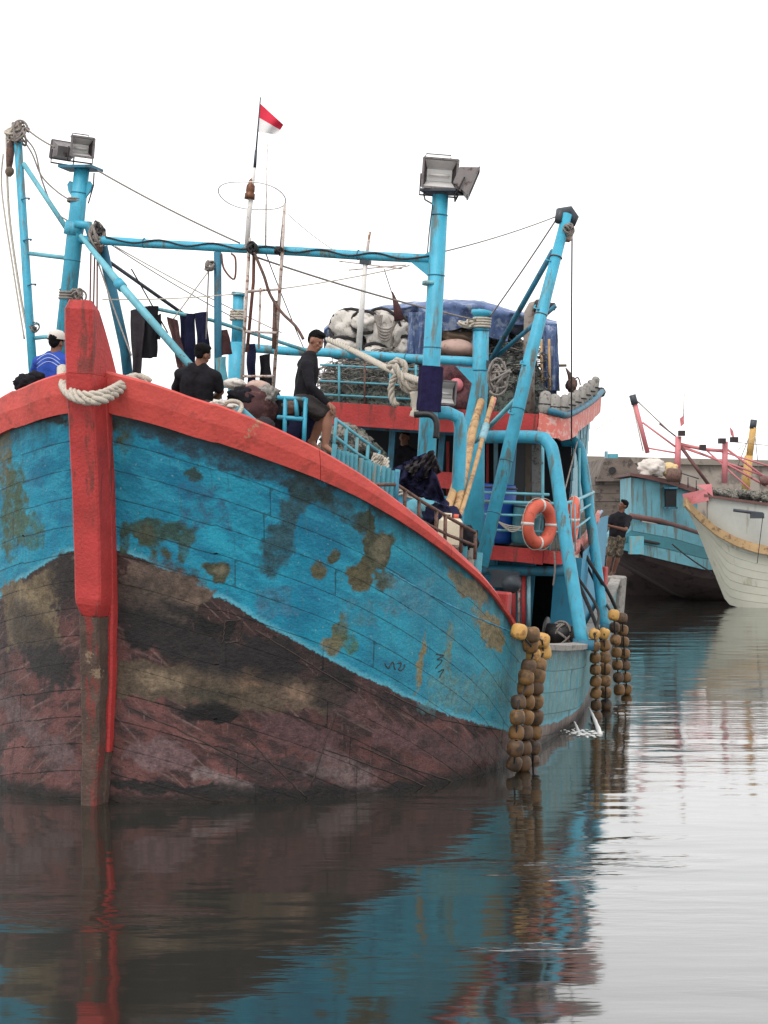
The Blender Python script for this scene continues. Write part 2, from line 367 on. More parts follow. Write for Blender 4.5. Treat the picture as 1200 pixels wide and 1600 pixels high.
# girth table along mid height
_tt = [0]; _ss = [0]
while _tt[-1] < 20.2:
    t0 = _tt[-1]; t1 = min(t0 + (.01 if t0 < .5 else .04), 20.2)
    _tt.append(t1); _ss.append(_ss[-1] + math.hypot(t1 - t0, bb(t1, 1.8) - bb(t0, 1.8)))
LGIRTH = _ss[-1]
S2T = list(zip(_ss, _tt)); T2S = list(zip(_tt, _ss))
import bisect
def s2t(s):
    i = min(max(bisect.bisect_left(_ss, s), 1), len(_ss) - 1); f = (s - _ss[i - 1]) / (_ss[i] - _ss[i - 1]); return _tt[i - 1] + f * (_tt[i] - _tt[i - 1])
def t2s(t):
    i = min(max(bisect.bisect_left(_tt, t), 1), len(_tt) - 1); f = (t - _tt[i - 1]) / (_tt[i] - _tt[i - 1]); return _ss[i - 1] + f * (_ss[i] - _ss[i - 1])
def H(side, tau, w, off=0.0):
    p = Vec((side * bb(tau, w), ustem(w) + tau, w))
    if off:
        e = .02
        a = Vec((side * bb(tau + e, w), ustem(w) + tau + e, w)) - Vec((side * bb(max(tau - e, 0), w), ustem(w) + max(tau - e, 0), w))
        b = Vec((side * bb(tau, w + e), ustem(w + e) + tau, w + e)) - p
        nrm = a.cross(b).normalized()
        if nrm.x * side < 0: nrm = -nrm
        p = p + nrm * off
    return p
def hull_hit(px, py, side=1):
    d = _dir(px, py); t = 14.0
    while t < 34:
        p = _co + d * t
        tau = p.y - ustem(p.z)
        if tau > 0 and bb(tau, p.z) - side * p.x > 0: return tau, p.z
        t += .01
    return None
# stains, worn paint and shade painted below the cap board: (photo x, y, half width, half height, tilt deg, colour, strength, squareness)
OL, TN, DK, GR, PB = (74, 80, 56), (128, 118, 88), (38, 44, 46), (58, 110, 92), (26, 122, 160)
STAINS_SHADE = [(330, 706, 120, 26, 16, (10, 74, 96), .62, 0), (520, 790, 60, 20, 32, (12, 84, 100), .6, 0), (430, 860, 24, 50, 20, (16, 86, 102), .62, 0), (300, 740, 20, 14, 20, (30, 72, 72), .75, 0), (250, 830, 62, 20, 5, (36, 82, 74), .72, 0), (225, 832, 16, 14, 0, (80, 80, 50), .7, 0), (196, 845, 10, 30, 0, (50, 80, 66), .6, 0), (290, 850, 14, 30, 14, (44, 92, 86), .6, 0), (340, 893, 20, 16, 30, OL, .9, 0), (345, 893, 9, 8, 0, TN, .9, 0),  # first entry paints wide shade just below the cap board
 (455, 800, 20, 60, 22, (18, 88, 104), .66, 0), (470, 770, 26, 14, 30, (30, 60, 56), .6, 0), (505, 775, 18, 12, 20, (34, 52, 44), .8, 0), (570, 815, 18, 22, -20, (56, 66, 42), .8, 0), (588, 862, 22, 36, 22, OL, .95, 1), (560, 900, 26, 24, 10, (92, 86, 54), .9, 0), (592, 858, 14, 28, 22, TN, .75, 0), (598, 910, 20, 14, 0, OL, .8, 0),
 (500, 890, 14, 18, 0, (92, 88, 56), .75, 0), (520, 868, 14, 12, 0, OL, .7, 0), (525, 985, 16, 30, 8, (96, 100, 56), .65, 0), (545, 1005, 16, 22, 0, (60, 120, 96), .6, 0), (515, 1010, 20, 16, 0, TN, .6, 0), (655, 1035, 8, 60, 8, (142, 130, 84), .65, 0), (700, 1010, 8, 60, 6, (110, 130, 104), .5, 0), (735, 920, 34, 16, 25, TN, .9, 0), (770, 990, 24, 26, 35, (146, 132, 88), .9, 0), (745, 960, 10, 30, 0, (130, 128, 96), .5, 0),
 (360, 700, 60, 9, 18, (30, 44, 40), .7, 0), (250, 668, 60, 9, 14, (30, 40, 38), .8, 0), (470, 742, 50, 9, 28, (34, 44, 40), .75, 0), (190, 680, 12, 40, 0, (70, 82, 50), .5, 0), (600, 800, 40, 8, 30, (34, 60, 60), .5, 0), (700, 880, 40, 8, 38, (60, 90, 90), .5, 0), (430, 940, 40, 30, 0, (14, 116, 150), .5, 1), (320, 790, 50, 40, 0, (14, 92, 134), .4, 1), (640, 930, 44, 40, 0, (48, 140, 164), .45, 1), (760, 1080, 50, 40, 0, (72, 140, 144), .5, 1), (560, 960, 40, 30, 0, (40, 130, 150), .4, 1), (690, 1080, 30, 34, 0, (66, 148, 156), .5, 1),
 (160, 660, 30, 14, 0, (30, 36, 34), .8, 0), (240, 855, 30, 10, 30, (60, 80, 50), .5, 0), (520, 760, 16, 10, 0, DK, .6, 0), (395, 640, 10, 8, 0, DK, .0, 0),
 # on the bottom planking
 (240, 920, 50, 34, 15, (122, 98, 82), 1, 1), (300, 935, 20, 28, 30, (116, 92, 74), 1, 1), (245, 925, 26, 18, 15, (150, 122, 100), .8, 0), (300, 1070, 116, 30, 3, (96, 78, 58), 1, 1), (250, 1062, 40, 14, 3, (140, 116, 86), .9, 0), (390, 1062, 24, 20, 0, (140, 104, 70), .9, 0), (330, 1085, 50, 14, 0, (70, 62, 46), .9, 0), (480, 1086, 48, 26, 8, (112, 88, 68), 1, 0), (470, 1080, 22, 12, 8, (146, 112, 84), .9, 0), (500, 1100, 24, 10, 8, (60, 46, 40), .9, 0), (350, 985, 12, 20, 15, (24, 20, 20), 1, 1), (300, 965, 60, 10, 25, (22, 20, 20), .9, 0), (210, 1000, 30, 20, 0, (30, 26, 26), .8, 0), (250, 1180, 60, 30, 0, (118, 84, 86), .7, 0), (340, 1215, 60, 14, 15, (126, 104, 102), .6, 0), (620, 1150, 40, 22, 15, (106, 66, 68), .7, 1), (470, 1150, 60, 24, 20, (100, 62, 64), .7, 1),
 (270, 900, 70, 30, 20, (74, 58, 50), .5, 0), (560, 1110, 50, 20, 20, (116, 74, 74), .5, 1), (325, 1115, 44, 18, 0, (22, 18, 18), 1, 0), (300, 1010, 110, 34, 22, (40, 34, 36), .7, 0), (420, 1030, 60, 40, 25, (36, 30, 32), .75, 0), (520, 1080, 46, 40, 20, (40, 32, 32), .75, 0), (230, 940, 60, 40, 20, (40, 34, 34), .7, 0), (640, 1105, 60, 16, 18, (50, 36, 38), .6, 0), (540, 1205, 40, 26, 25, (124, 100, 98), .5, 1), (700, 1170, 50, 30, 15, (96, 62, 64), .5, 1), (440, 1200, 120, 30, 10, (60, 46, 48), .5, 0), (760, 1170, 30, 26, 0, (104, 84, 82), .5, 0),
 (400, 1238, 320, 11, 0, (34, 28, 28), .85, 0)]
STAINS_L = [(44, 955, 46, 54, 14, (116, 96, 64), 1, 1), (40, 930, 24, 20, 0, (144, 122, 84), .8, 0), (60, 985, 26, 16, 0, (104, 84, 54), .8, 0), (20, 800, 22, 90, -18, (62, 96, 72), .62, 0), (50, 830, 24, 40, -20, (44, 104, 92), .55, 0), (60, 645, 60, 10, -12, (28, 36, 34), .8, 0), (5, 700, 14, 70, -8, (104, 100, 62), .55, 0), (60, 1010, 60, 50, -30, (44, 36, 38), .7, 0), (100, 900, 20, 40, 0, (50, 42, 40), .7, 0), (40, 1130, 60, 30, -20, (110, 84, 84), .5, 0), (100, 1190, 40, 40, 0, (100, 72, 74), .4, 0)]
def prep(lst, side):
    out = []
    for (x, y, rx, ry, ang, c, al, sq) in lst:
        h = hull_hit(x, y, side)
        if h is None: continue
        h2 = hull_hit(x + 6 * side, y, side); h2 = h2 or h
        ds = abs(t2s(h2[0]) - t2s(h[0])) / 6; ds = min(max(ds, .006), .02)
        out.append((t2s(h[0]), h[1], rx * ds, ry / 152, rad(ang), tuple(q * .74 + .26 * sum(lin(c)) / 3 for q in lin(c)), al, sq))
    return out
ST = {1: prep(STAINS_SHADE, 1), -1: prep(STAINS_L, -1)}
def stain_shade_at(side, s, w):
    r, g, b, a = 0, 0, 0, 0
    w1 = mnoise.noise(Vec((s * 5, w * 5, 3.3 * side))) ; w2 = mnoise.noise(Vec((s * 5, w * 5, 9 + side)))
    w3 = mnoise.noise(Vec((s * 14, w * 14, 5))); nn = None
    for (cs, cw, rs, rw, ang, c, al, sq) in ST[side]:
        dx = s - cs; dy = w - cw
        if abs(dx) > rs * 2.2 + .25 or abs(dy) > rw * 2.2 + .25: 
            if abs(dx) > 2.2 * max(rs, rw) + .2 or abs(dy) > 2.2 * max(rs, rw) + .2: continue
        dx += w1 * .07 + w3 * .025; dy += w2 * .07
        ca, sa = math.cos(ang), math.sin(ang); x = (dx * ca - dy * sa) / rs; y = (dx * sa + dy * ca) / rw
        d = max(abs(x), abs(y)) if sq else math.hypot(x, y)
        k = min(max((1.12 - d + w3 * .25) / .4, 0), 1) * al
        if k > 0:
            if a == 0: r, g, b, a = c[0], c[1], c[2], k
            else:
                r += (c[0] - r) * k; g += (c[1] - g) * k; b += (c[2] - b) * k; a = a + k - a * k
    return (r, g, b, a)

def hull_material():
    m = bpy.data.materials.new('hull_paint'); m.use_nodes = True; n = m.node_tree.nodes; l = m.node_tree.links
    b = n['Principled BSDF']; MATS['hull_paint'] = m
    tc = n.new('ShaderNodeTexCoord'); oi = n.new('ShaderNodeObjectInfo')
    at = n.new('ShaderNodeAttribute'); at.attribute_name = 'stain_shade'
    pd = n.new('ShaderNodeAttribute'); pd.attribute_name = 'field'       # x: height over paint line, y: girth, z: height
    top = n.new('ShaderNodeAttribute'); top.attribute_name = 'below'      # depth under the cap board
    sep = n.new('ShaderNodeSeparateXYZ'); l.new(pd.outputs['Vector'], sep.inputs[0])
    cmb = n.new('ShaderNodeCombineXYZ'); l.new(sep.outputs[1], cmb.inputs[0]); l.new(sep.outputs[2], cmb.inputs[1])
    def noise(scale, sx=1, sy=1, rot=0, det=6, rough=.6):
        mp = n.new('ShaderNodeMapping'); mp.vector_type = 'TEXTURE'; mp.inputs['Scale'].default_value = (1 / sx, 1 / sy, 1); mp.inputs['Rotation'].default_value = (0, 0, rot); l.new(cmb.outputs[0], mp.inputs[0])
        t = n.new('ShaderNodeTexNoise'); t.inputs['Scale'].default_value = scale; t.inputs['Detail'].default_value = det; t.inputs['Roughness'].default_value = rough
        l.new(mp.outputs[0], t.inputs['Vector']); return t.outputs[0]
    def rng(x, a, b_, c=0, d=1):
        r = n.new('ShaderNodeMapRange'); r.inputs[1].default_value = a; r.inputs[2].default_value = b_; r.inputs[3].default_value = c; r.inputs[4].default_value = d; l.new(x, r.inputs[0]); return r.outputs[0]
    def mixc(f, a, b_):
        x = n.new('ShaderNodeMix'); x.data_type = 'RGBA'
        for i, q in ((0, f), (6, a), (7, b_)):
            if isinstance(q, (int, float)): x.inputs[i].default_value = q
            elif isinstance(q, tuple): x.inputs[i].default_value = (*lin(q), 1)
            else: l.new(q, x.inputs[i])
        return x.outputs[2]
    def math_(op, a, b_):
        x = n.new('ShaderNodeMath'); x.operation = op
        for i, q in ((0, a), (1, b_)):
            if isinstance(q, (int, float)): x.inputs[i].default_value = q
            else: l.new(q, x.inputs[i])
        return x.outputs[0]
    # blue topsides
    blue = mixc(rng(noise(1.1), .35, .65), (0, 118, 152), (28, 156, 184))
    blue = mixc(rng(noise(3.4, .7, 1.6, -.42), .5, .6, 0, .55), blue, (0, 100, 134))
    blue = mixc(rng(noise(2.6, .6, 2.2, -.42), .53, .6, 0, .5), blue, (44, 164, 192))
    brk = n.new('ShaderNodeTexBrick'); mpb = n.new('ShaderNodeMapping'); mpb.inputs['Rotation'].default_value = (0, 0, .42); l.new(cmb.outputs[0], mpb.inputs[0]); l.new(mpb.outputs[0], brk.inputs['Vector'])
    brk.inputs['Color1'].default_value = (0, 0, 0, 1); brk.inputs['Color2'].default_value = (1, 1, 1, 1); brk.inputs['Mortar Size'].default_value = 0; brk.inputs['Scale'].default_value = 1.0; brk.inputs['Brick Width'].default_value = .62; brk.inputs['Row Height'].default_value = .29
    blue = mixc(math_('MULTIPLY', rng(brk.outputs[0], .55, 1, 0, .4), rng(noise(5), .35, .6)), blue, (4, 104, 146))    # squares of later touch-up paint
    blue = mixc(rng(noise(13), .58, .68, 0, .35), blue, (10, 88, 112))
    aft = rng(sep.outputs[1], 2.0, 6.2)                                # thinner, greyer paint amidships
    blue = mixc(math_('MULTIPLY', aft, rng(noise(2.5, 3, .6), .3, .6, .3, 1)), blue, (72, 154, 166))
    blue = mixc(math_('MULTIPLY', rng(sep.outputs[1], 5.3, 6.6), rng(noise(4, 3, .35), .40, .58)), blue, (104, 138, 136))
    blue = mixc(rng(noise(7, 3.6, .22, .06), .6, .7, 0, .45), blue, (80, 124, 116))     # run-off streaks
    blue = mixc(rng(noise(10, 4, .16, .03), .62, .7, 0, .6), blue, (60, 70, 58))
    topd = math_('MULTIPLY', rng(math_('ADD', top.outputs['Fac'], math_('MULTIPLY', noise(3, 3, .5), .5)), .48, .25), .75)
    blue = mixc(topd, blue, (30, 52, 52))                              # soot, mould and painted-in shade under the cap board
    blue = mixc(rng(noise(20, 1.5, 1), .64, .70, 0, .8), blue, (150, 168, 160))            # flaked to the primer
    # bottom: maroon antifouling over dark wood
    bot = mixc(rng(noise(1.6), .38, .62), (114, 72, 70), (86, 56, 52))
    bot = mixc(rng(noise(3.0, .8, 1.5, -.42), .46, .58, 0, .9), bot, (50, 37, 37))
    up = rng(math_('ADD', sep.outputs[0], math_('MULTIPLY', noise(2.1), 1.5)), -.30, .25)       # tarred band below the blue
    fwd = rng(math_('ADD', sep.outputs[1], math_('MULTIPLY', noise(1.5), 2.0)), 3.4, 4.8, 1, 0)
    bot = mixc(math_('MULTIPLY', math_('MULTIPLY', up, fwd), .8), bot, (42, 34, 32))
    bot = mixc(rng(noise(5, .2, 2.6, -.45), .58, .68, 0, .5), bot, (140, 116, 110))       # long scrapes
    bot = mixc(rng(noise(6, .16, 3.4, -.75), .6, .68, 0, .5), bot, (136, 110, 104))
    bot = mixc(rng(noise(4, 3.4, .3, .1), .58, .66, 0, .6), bot, (46, 36, 36))
    bot = mixc(rng(noise(14, 2.2, .5, .1), .58, .70, 0, .6), bot, (130, 102, 98))
    bot = mixc(rng(noise(24), .6, .68, 0, .8), bot, (34, 28, 28))
    bot = mixc(math_('MULTIPLY', rng(sep.outputs[1], 4.8, 6.2), rng(noise(5, 3.5, .3), .38, .56, .2, .95)), bot, (128, 114, 104))
    wl = n.new('ShaderNodeSeparateXYZ'); geo = n.new('ShaderNodeNewGeometry'); l.new(geo.outputs['Position'], wl.inputs[0])
    wlz = math_('ADD', wl.outputs[2], math_('MULTIPLY', math_('SUBTRACT', noise(4), .5), .14))
    bot = mixc(rng(wlz, .05, .14, .9, 0), bot, (30, 27, 24))            # wet weed band at the water
    edge = math_('ADD', sep.outputs[0], math_('MULTIPLY', math_('SUBTRACT', noise(5), .5), .10))
    edge = math_('ADD', edge, math_('MULTIPLY', math_('SUBTRACT', noise(30), .5), .07))
    col = mixc(rng(edge, -.006, .006), bot, blue)
    lip = math_('MULTIPLY', rng(edge, -.01, .012), rng(edge, .02, .07, 1, 0))
    col = mixc(math_('MULTIPLY', lip, .8), col, (96, 176, 196))
    rim = n.new('ShaderNodeAttribute'); rim.attribute_name = 'rim'
    rm = rng(math_('ADD', rim.outputs['Fac'], math_('MULTIPLY', math_('SUBTRACT', noise(6), .46), .03)), .001, .011, 1, 0)     # tarred caulking along the plank edges
    col = mixc(math_('MULTIPLY', rm, rng(edge, -.02, .02, .85, .28)), col, (24, 22, 22))
    # stains and painted shade, with ragged edges
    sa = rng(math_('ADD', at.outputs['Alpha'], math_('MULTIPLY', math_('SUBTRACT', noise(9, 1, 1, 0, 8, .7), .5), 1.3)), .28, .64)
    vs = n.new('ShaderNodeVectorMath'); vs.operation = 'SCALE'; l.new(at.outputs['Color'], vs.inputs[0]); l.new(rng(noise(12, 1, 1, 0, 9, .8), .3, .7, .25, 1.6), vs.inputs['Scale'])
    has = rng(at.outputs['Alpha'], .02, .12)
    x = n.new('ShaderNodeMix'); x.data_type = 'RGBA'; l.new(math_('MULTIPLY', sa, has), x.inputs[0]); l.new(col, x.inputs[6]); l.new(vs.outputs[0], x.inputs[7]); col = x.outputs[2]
    col = mixc(math_('MULTIPLY', rm, .35), col, (24, 22, 22))
    tone = math_('MULTIPLY', rng(oi.outputs['Random'], 0, 1, .95, 1.05), rng(noise(38), .3, .7, .82 * ALB, 1.16 * ALB))
    sc = n.new('ShaderNodeVectorMath'); sc.operation = 'SCALE'; l.new(col, sc.inputs[0]); l.new(tone, sc.inputs['Scale'])
    l.new(sc.outputs[0], b.inputs['Base Color'])
    l.new(rng(noise(6), .3, .7, .42, .7), b.inputs['Roughness']); b.inputs['Specular IOR Level'].default_value = .35
    bp = n.new('ShaderNodeBump'); bp.inputs['Strength'].default_value = .55; bp.inputs['Distance'].default_value = .012; l.new(noise(22, 1, 1.5), bp.inputs['Height'])
    b2 = n.new('ShaderNodeBump'); b2.inputs['Strength'].default_value = .6; b2.inputs['Distance'].default_value = .03; l.new(noise(4), b2.inputs['Height']); l.new(b2.outputs[0], bp.inputs['Normal'])
    l.new(bp.outputs[0], b.inputs['Normal'])
hull_material()

hull = bpy.data.objects.new('hull', None); COL.objects.link(hull); hull.parent = boat
WBOT = -.55
NS = 17
PH = .285             # plank width; strakes run parallel to the sheer
def seam(k, tau): return zs(tau) - .004 - (NS - k) * PH
def wob(side, s, w): return .016 * mnoise.noise(Vec((s * 1.1, w * 1.4, side * 4.0))) + .007 * mnoise.noise(Vec((s * 3.1, w * 3.6, side * 9.0)))
def plank(side, k, sa, sb, cols, rows, proud):
    me_v = []; fld = []; stn = []; g = .0013; R = rows + 1
    for i in range(cols + 1):
        s = sa + g + (sb - sa - 2 * g) * i / cols; tau = s2t(s)
        lo = seam(k, tau) + g; hi = seam(k + 1, tau) - g
        for j in range(R):
            w = lo + (hi - lo) * j / rows
            me_v.append(H(side, tau, w, proud + wob(side, s, w))); fld.append((w - zp(tau), s, w)); stn.append(stain_shade_at(side, s, w) if s < 9.5 else (0, 0, 0, 0))
    fs = []
    for i in range(cols):
        for j in range(rows):
            q = (i * R + j, (i + 1) * R + j, (i + 1) * R + j + 1, i * R + j + 1); fs.append(q if side > 0 else q[::-1])
    mb = MB(); mb.add(me_v, fs, 0, True)
    rim = [i * R for i in range(cols + 1)] + [cols * R + j for j in range(1, R)] + [i * R + rows for i in range(cols - 1, -1, -1)] + [j for j in range(rows - 1, 0, -1)]
    n = len(rim); inw = Vec((-side * .025, .02, 0)); ev_ = [me_v[i] for i in rim]; mb.add(ev_ + [p + inw for p in ev_], [(a, (a + 1) % n, (a + 1) % n + n, a + n) for a in range(n)], 0, False)
    fld += [fld[i] for i in rim] * 2; stn += [stn[i] for i in rim] * 2
    me = mb.mesh('plank', 'hull_paint')
    a = me.attributes.new('field', 'FLOAT_VECTOR', 'POINT'); a.data.foreach_set('vector', [c for f in fld for c in f])
    a = me.attributes.new('stain_shade', 'FLOAT_COLOR', 'POINT'); a.data.foreach_set('color', [c for f in stn for c in f])
    a = me.attributes.new('rim', 'FLOAT', 'POINT'); a.data.foreach_set('value', [max(min(f[2] - seam(k, s2t(f[1])), seam(k + 1, s2t(f[1])) - f[2], (f[1] - sa) * .8 if sa > 0 else 9, (sb - f[1]) * .8), 0) for f in fld])
    a = me.attributes.new('below', 'FLOAT', 'POINT'); a.data.foreach_set('value', [max(zs(s2t(f[1])) - f[2], 0) for f in fld])
    return link('plank', me, hull)
rnd = random.Random(11)
for side in (1, -1):
    for k in range(NS):
        send = LGIRTH; q = 0
        while q < LGIRTH:
            if seam(k + 1, s2t(q)) < -.5: send = q; break
            q += .1
        if send < .4: continue
        cuts = [0]; s = rnd.uniform(1.2, 3.4)
        while s < send - 1.2: cuts.append(s); s += rnd.uniform(2.6, 4.6)
        cuts.append(send)
        for a, b in zip(cuts, cuts[1:]):
            fine = (side > 0 and a < 7.5) or (side < 0 and a < 2.4)
            plank(side, k, a, b, max(int((b - a) / (.04 if fine else .16)), 3), 7 if fine else 3, rnd.uniform(0, .0025))
# inner skin so that seams are closed and dark
mb = MB()
for side in (1, -1):
    rows = []
    for i in range(60):
        tau = s2t(LGIRTH * (i / 59) ** 1.4)
        rows.append([H(side, tau, WBOT + (zs(tau) - WBOT) * j / 8, -.04) for j in range(9)])
    mb.grid(rows)
part('inner_skin', mb, 'dark_wood', hull)
# transom
mb = MB(); rows = []
for j in range(7):
    w = WBOT + (zs(20.2) - WBOT) * j / 6; c = bb(20.2, w); rows.append([Vec((-c + 2 * c * i / 6, ustem(w) + 20.2, w)) for i in range(7)])
mb.grid(rows); part('transom', mb, 'house_blue', hull)
# pale rub line left by the moorings
pp = []
for i in range(41):
    f = i / 40; h = hull_hit(606 + 200 * f, 892 + 98 * f + 6 * math.sin(math.pi * f), 1)
    if h: pp.append(H(1, h[0], h[1], wob(1, t2s(h[0]), h[1]) - .004))
mb = MB(); mb.tube(pp, [.011 + .005 * mnoise.noise(Vec((i * .4, 0, 3))) for i in range(len(pp))], 6); part('rub_strake', mb, 'rub_blue', hull)
# opened seams running across the bottom planking
for sm in ([(385, 1152), (430, 1200), (482, 1250)], [(525, 1110), (505, 1165), (484, 1232)], [(560, 1165), (640, 1200), (722, 1226)], [(400, 985), (520, 1060), (560, 1085)], [(190, 1100), (300, 1150), (420, 1215)], [(600, 1080), (690, 1125), (790, 1142)], [(505, 1170), (620, 1210), (690, 1238)], [(346, 1006), (351, 970), (378, 968), (372, 1002), (347, 1006)]):
    pp = []
    for i in range(len(sm) - 1):
        for q in range(12):
            f = q / 12; h = hull_hit(sm[i][0] + (sm[i + 1][0] - sm[i][0]) * f, sm[i][1] + (sm[i + 1][1] - sm[i][1]) * f, 1)
            if h: ss = t2s(h[0]); pp.append(H(1, h[0], h[1] + .012 * mnoise.noise(Vec((ss * 6, h[1] * 6, 1))), wob(1, ss, h[1]) + .001))
    if len(pp) < 4: continue
    mb = MB(); mb.tube(pp, [.008 * (1 + .6 * mnoise.noise(Vec((i * .6, sm[0][0], 0)))) for i in range(len(pp))], 5); part('open_seam', mb, 'dark_wood', hull)
# stem: inner post and the worn false stem in front of it
def stem_strip(w0, w1, hw, front, back, n=16, jit=.008, seed=0):
    mb = MB(); rows = []
    for i in range(n + 1):
        w = w0 + (w1 - w0) * i / n; k = hw(w) if callable(hw) else hw; y0 = ustem(w) - (front(w) if callable(front) else front); y1 = ustem(w) + back
        j1 = jit * mnoise.noise(Vec((0, seed, w * 3))); j2 = jit * mnoise.noise(Vec((5, seed, w * 3.6))); c = .02
        rows.append([Vec(p) for p in ((-k + j1, y1, w), (-k + j1, y0 + c, w), (-k + c + j1, y0 + j2, w), (k - c + j2, y0 + j2, w), (k + j2, y0 + c, w), (k + j2, y1, w))])
    mb.grid(rows, 0, False, True); mb.add(rows[-1], [(0, 1, 2, 3, 4, 5)]); mb.add(rows[0], [(5, 4, 3, 2, 1, 0)]); return mb
stem = bpy.data.objects.new('stem', None); COL.objects.link(stem); stem.parent = boat
part('stem_post', stem_strip(.55, 4.35, lambda w: .125 + .032 * min(w / 2, 1), .10, .35, seed=1), 'red_paint', stem)
part('stem_foot', stem_strip(-.55, .545, lambda w: .10 + .05 * max(w, 0), .09, .35, seed=2), 'raw_stem', stem)
part('false_stem', stem_strip(1.96, 4.352, lambda w: .148 - .04 * max(0, 1 - (w - 1.96) / .14), lambda w: .34 - .05 * max(0, 1 - (w - 1.96) / .14), -.09, n=40, jit=.007, seed=3), 'red_paint', stem)
part('false_stem_foot', stem_strip(-.55, 1.957, lambda w: .09 + .014 * max(w, 0), lambda w: .24 + .04 * max(w, 0), -.08, seed=4, jit=.02), 'raw_stem', stem)
mb = MB(); rows = []
for i in range(9):
    w = 4.355 + .70 * i / 8; f = i / 8; y0 = ustem(w) - .34 + .1 * f; y1 = ustem(w) + .22 - .34 * f; k = .142 + .01 * math.sin(f * 3); c = .025
    if i == 8: y0 += .03; y1 -= .03; k -= .03
    rows.append([Vec(p) for p in ((-k, y1, w), (-k, y0 + c, w), (-k + c, y0, w), (k - c, y0, w), (k, y0 + c, w), (k, y1, w))])
mb.grid(rows, 0, False, True); mb.add(rows[-1], [(0, 1, 2, 3, 4, 5)])
part('stem_head', mb, 'red_paint', stem)
# red cap board along the bow, rub strake, bulwark top amidships
CAPH = [(0, .40), (.6, .36), (1.0, .30), (1.6, .20), (2.4, .12), (3.2, .075), (4.0, .06)]
cap = bpy.data.objects.new('bulwark_cap', None); COL.objects.link(cap); cap.parent = boat
for side in (1, -1):
    cuts = [0, t2s(.95), t2s(2.2), t2s(4.05)]
    for a, b in zip(cuts, cuts[1:]):
        n = max(int((b - a) / .06), 6); rows = []
        for i in range(n + 1):
            s = a + .003 + (b - a - .006) * i / n; tau = s2t(s); z0 = zs(tau) - .005; h = interp(CAPH, tau)
            wv = .010 * mnoise.noise(Vec((s * 2.2, side * 3, 0)))
            o = .055 + wv
            p = [H(side, tau, z0, .0), H(side, tau, z0, o), H(side, tau, z0 + h * .5, o + .012), H(side, tau, z0 + h - .015, o - .01), H(side, tau, z0 + h, o - .03)]
            inn = H(side, tau, z0 + h, -.20); inn.z = z0 + h; p.append(inn); q = H(side, tau, z0, -.20); q.z = z0; p.append(q)
            rows.append(p)
        mb = MB(); mb.grid(rows, 0, False, True)
        if side > 0: mb.f = [f[::-1] for f in mb.f]
        mb.add(rows[0], [tuple(range(7))]); mb.add(rows[-1], [tuple(range(6, -1, -1))])
        part('cap_board', mb, 'cap_red', cap)
    rows = []
    for i in range(60):
        tau = 4.05 + 16 * i / 59; z0 = zs(tau) - .01
        rows.append([H(side, tau, z0, .05), H(side, tau, z0 + .07, .05), H(side, tau, z0 + .07, -.16), H(side, tau, z0, -.16)])
    mb = MB(); mb.grid(rows, 0, False, True); part('rail_board', mb, 'pad_grey' if side > 0 else 'teal_board', cap)
def strake(side, t0, t1, zf, r, name, m):
    n = 40; pp = [H(side, t0 + (t1 - t0) * i / n, zf(t0 + (t1 - t0) * i / n), .012) for i in range(n + 1)]
    mb = MB(); mb.tube(pp, r, 6); part(name, mb, m, hull)
# decks
mb = MB(); rows = []
for i in range(24):
    tau = .12 + 3.5 * i / 23; z = zs(tau) - .04; c = max(bb(tau, z) - .05, .02); rows.append([Vec((-c + 2 * c * j / 8, ustem(z) + tau, z)) for j in range(9)])
mb.grid(rows); rows2 = [[p - Vec((0, 0, .06)) for p in r] for r in rows]; mb.grid(rows2)
part('foredeck', mb, 'deck_wood', boat)
mb = MB(); rows = []
for i in range(30):
    tau = 3.3 + 16.7 * i / 29; z = max(zs(tau) - .75, .45); z = .62 if tau < 9 else .62 + (tau - 9) * .09
    c = bb(tau, z) - .06; rows.append([Vec((-c + 2 * c * j / 8, ustem(z) + tau, z)) for j in range(9)])
mb.grid(rows); part('main_deck', mb, 'deck_wood', boat)
mb = MB(); z1 = zs(3.55) - .1; mb.add([(-3.2, 3.25, .6), (3.2, 3.25, .6), (3.2, 3.25, z1), (-3.2, 3.25, z1)], [(0, 1, 2, 3)])
part('break_bulkhead', mb, 'house_blue', boat)

# ------------------------------------------------------------------ rigging and steelwork
def sub(name, parent=boat):
    o = bpy.data.objects.new(name, None); COL.objects.link(o); o.parent = parent; return o
def pipe(name, parent, pts, r, m, n=12, path=False):
    mb = MB(); mb.tube(smooth_path(pts, 5) if path else pts, r, n); return part(name, mb, m, parent)
def band(parent, c, axis, R, r, turns, m='rope', name='lashing', spread=1.0):    # rope turns round a mast
    axis = Vec(axis).normalized(); x = axis.cross(Vec((.3, .9, .1))).normalized(); y = axis.cross(x); pp = []
    for i in range(int(turns * 14) + 1):
        a = 2 * math.pi * i / 14; pp.append(Vec(c) + (x * math.cos(a) + y * math.sin(a)) * (R + r * .6) + axis * (i / 14 * r * 2 * spread))
    mb = MB(); mb.tube(pp, r, 6); return part(name, mb, m, parent)
UG = 4.3
fg = sub('front_gantry')
LT, LB = P(128, 264, UG), P(88, 640, UG)
RT, RB = P(688, 305, UG), P(655, 930, UG)
pipe('mast', fg, [LB, LB.lerp(LT, .8), LT], [.115, .108, .1], 'sky_blue_steel', 18)
pipe('mast', fg, [RB, RB.lerp(RT, .5), RT], [.125, .112, .10], 'sky_blue_steel', 18)
def kink(a, b, n=14, amp=.02):
    return [Vec(a).lerp(Vec(b), i / n) + Vec((0, 0, amp * mnoise.noise(Vec((i * .5, a[0], 2))))) for i in range(n + 1)]
pipe('crossbeam', fg, kink(P(120, 374, UG), P(678, 405, UG)), .058, 'sky_blue_steel', 12)
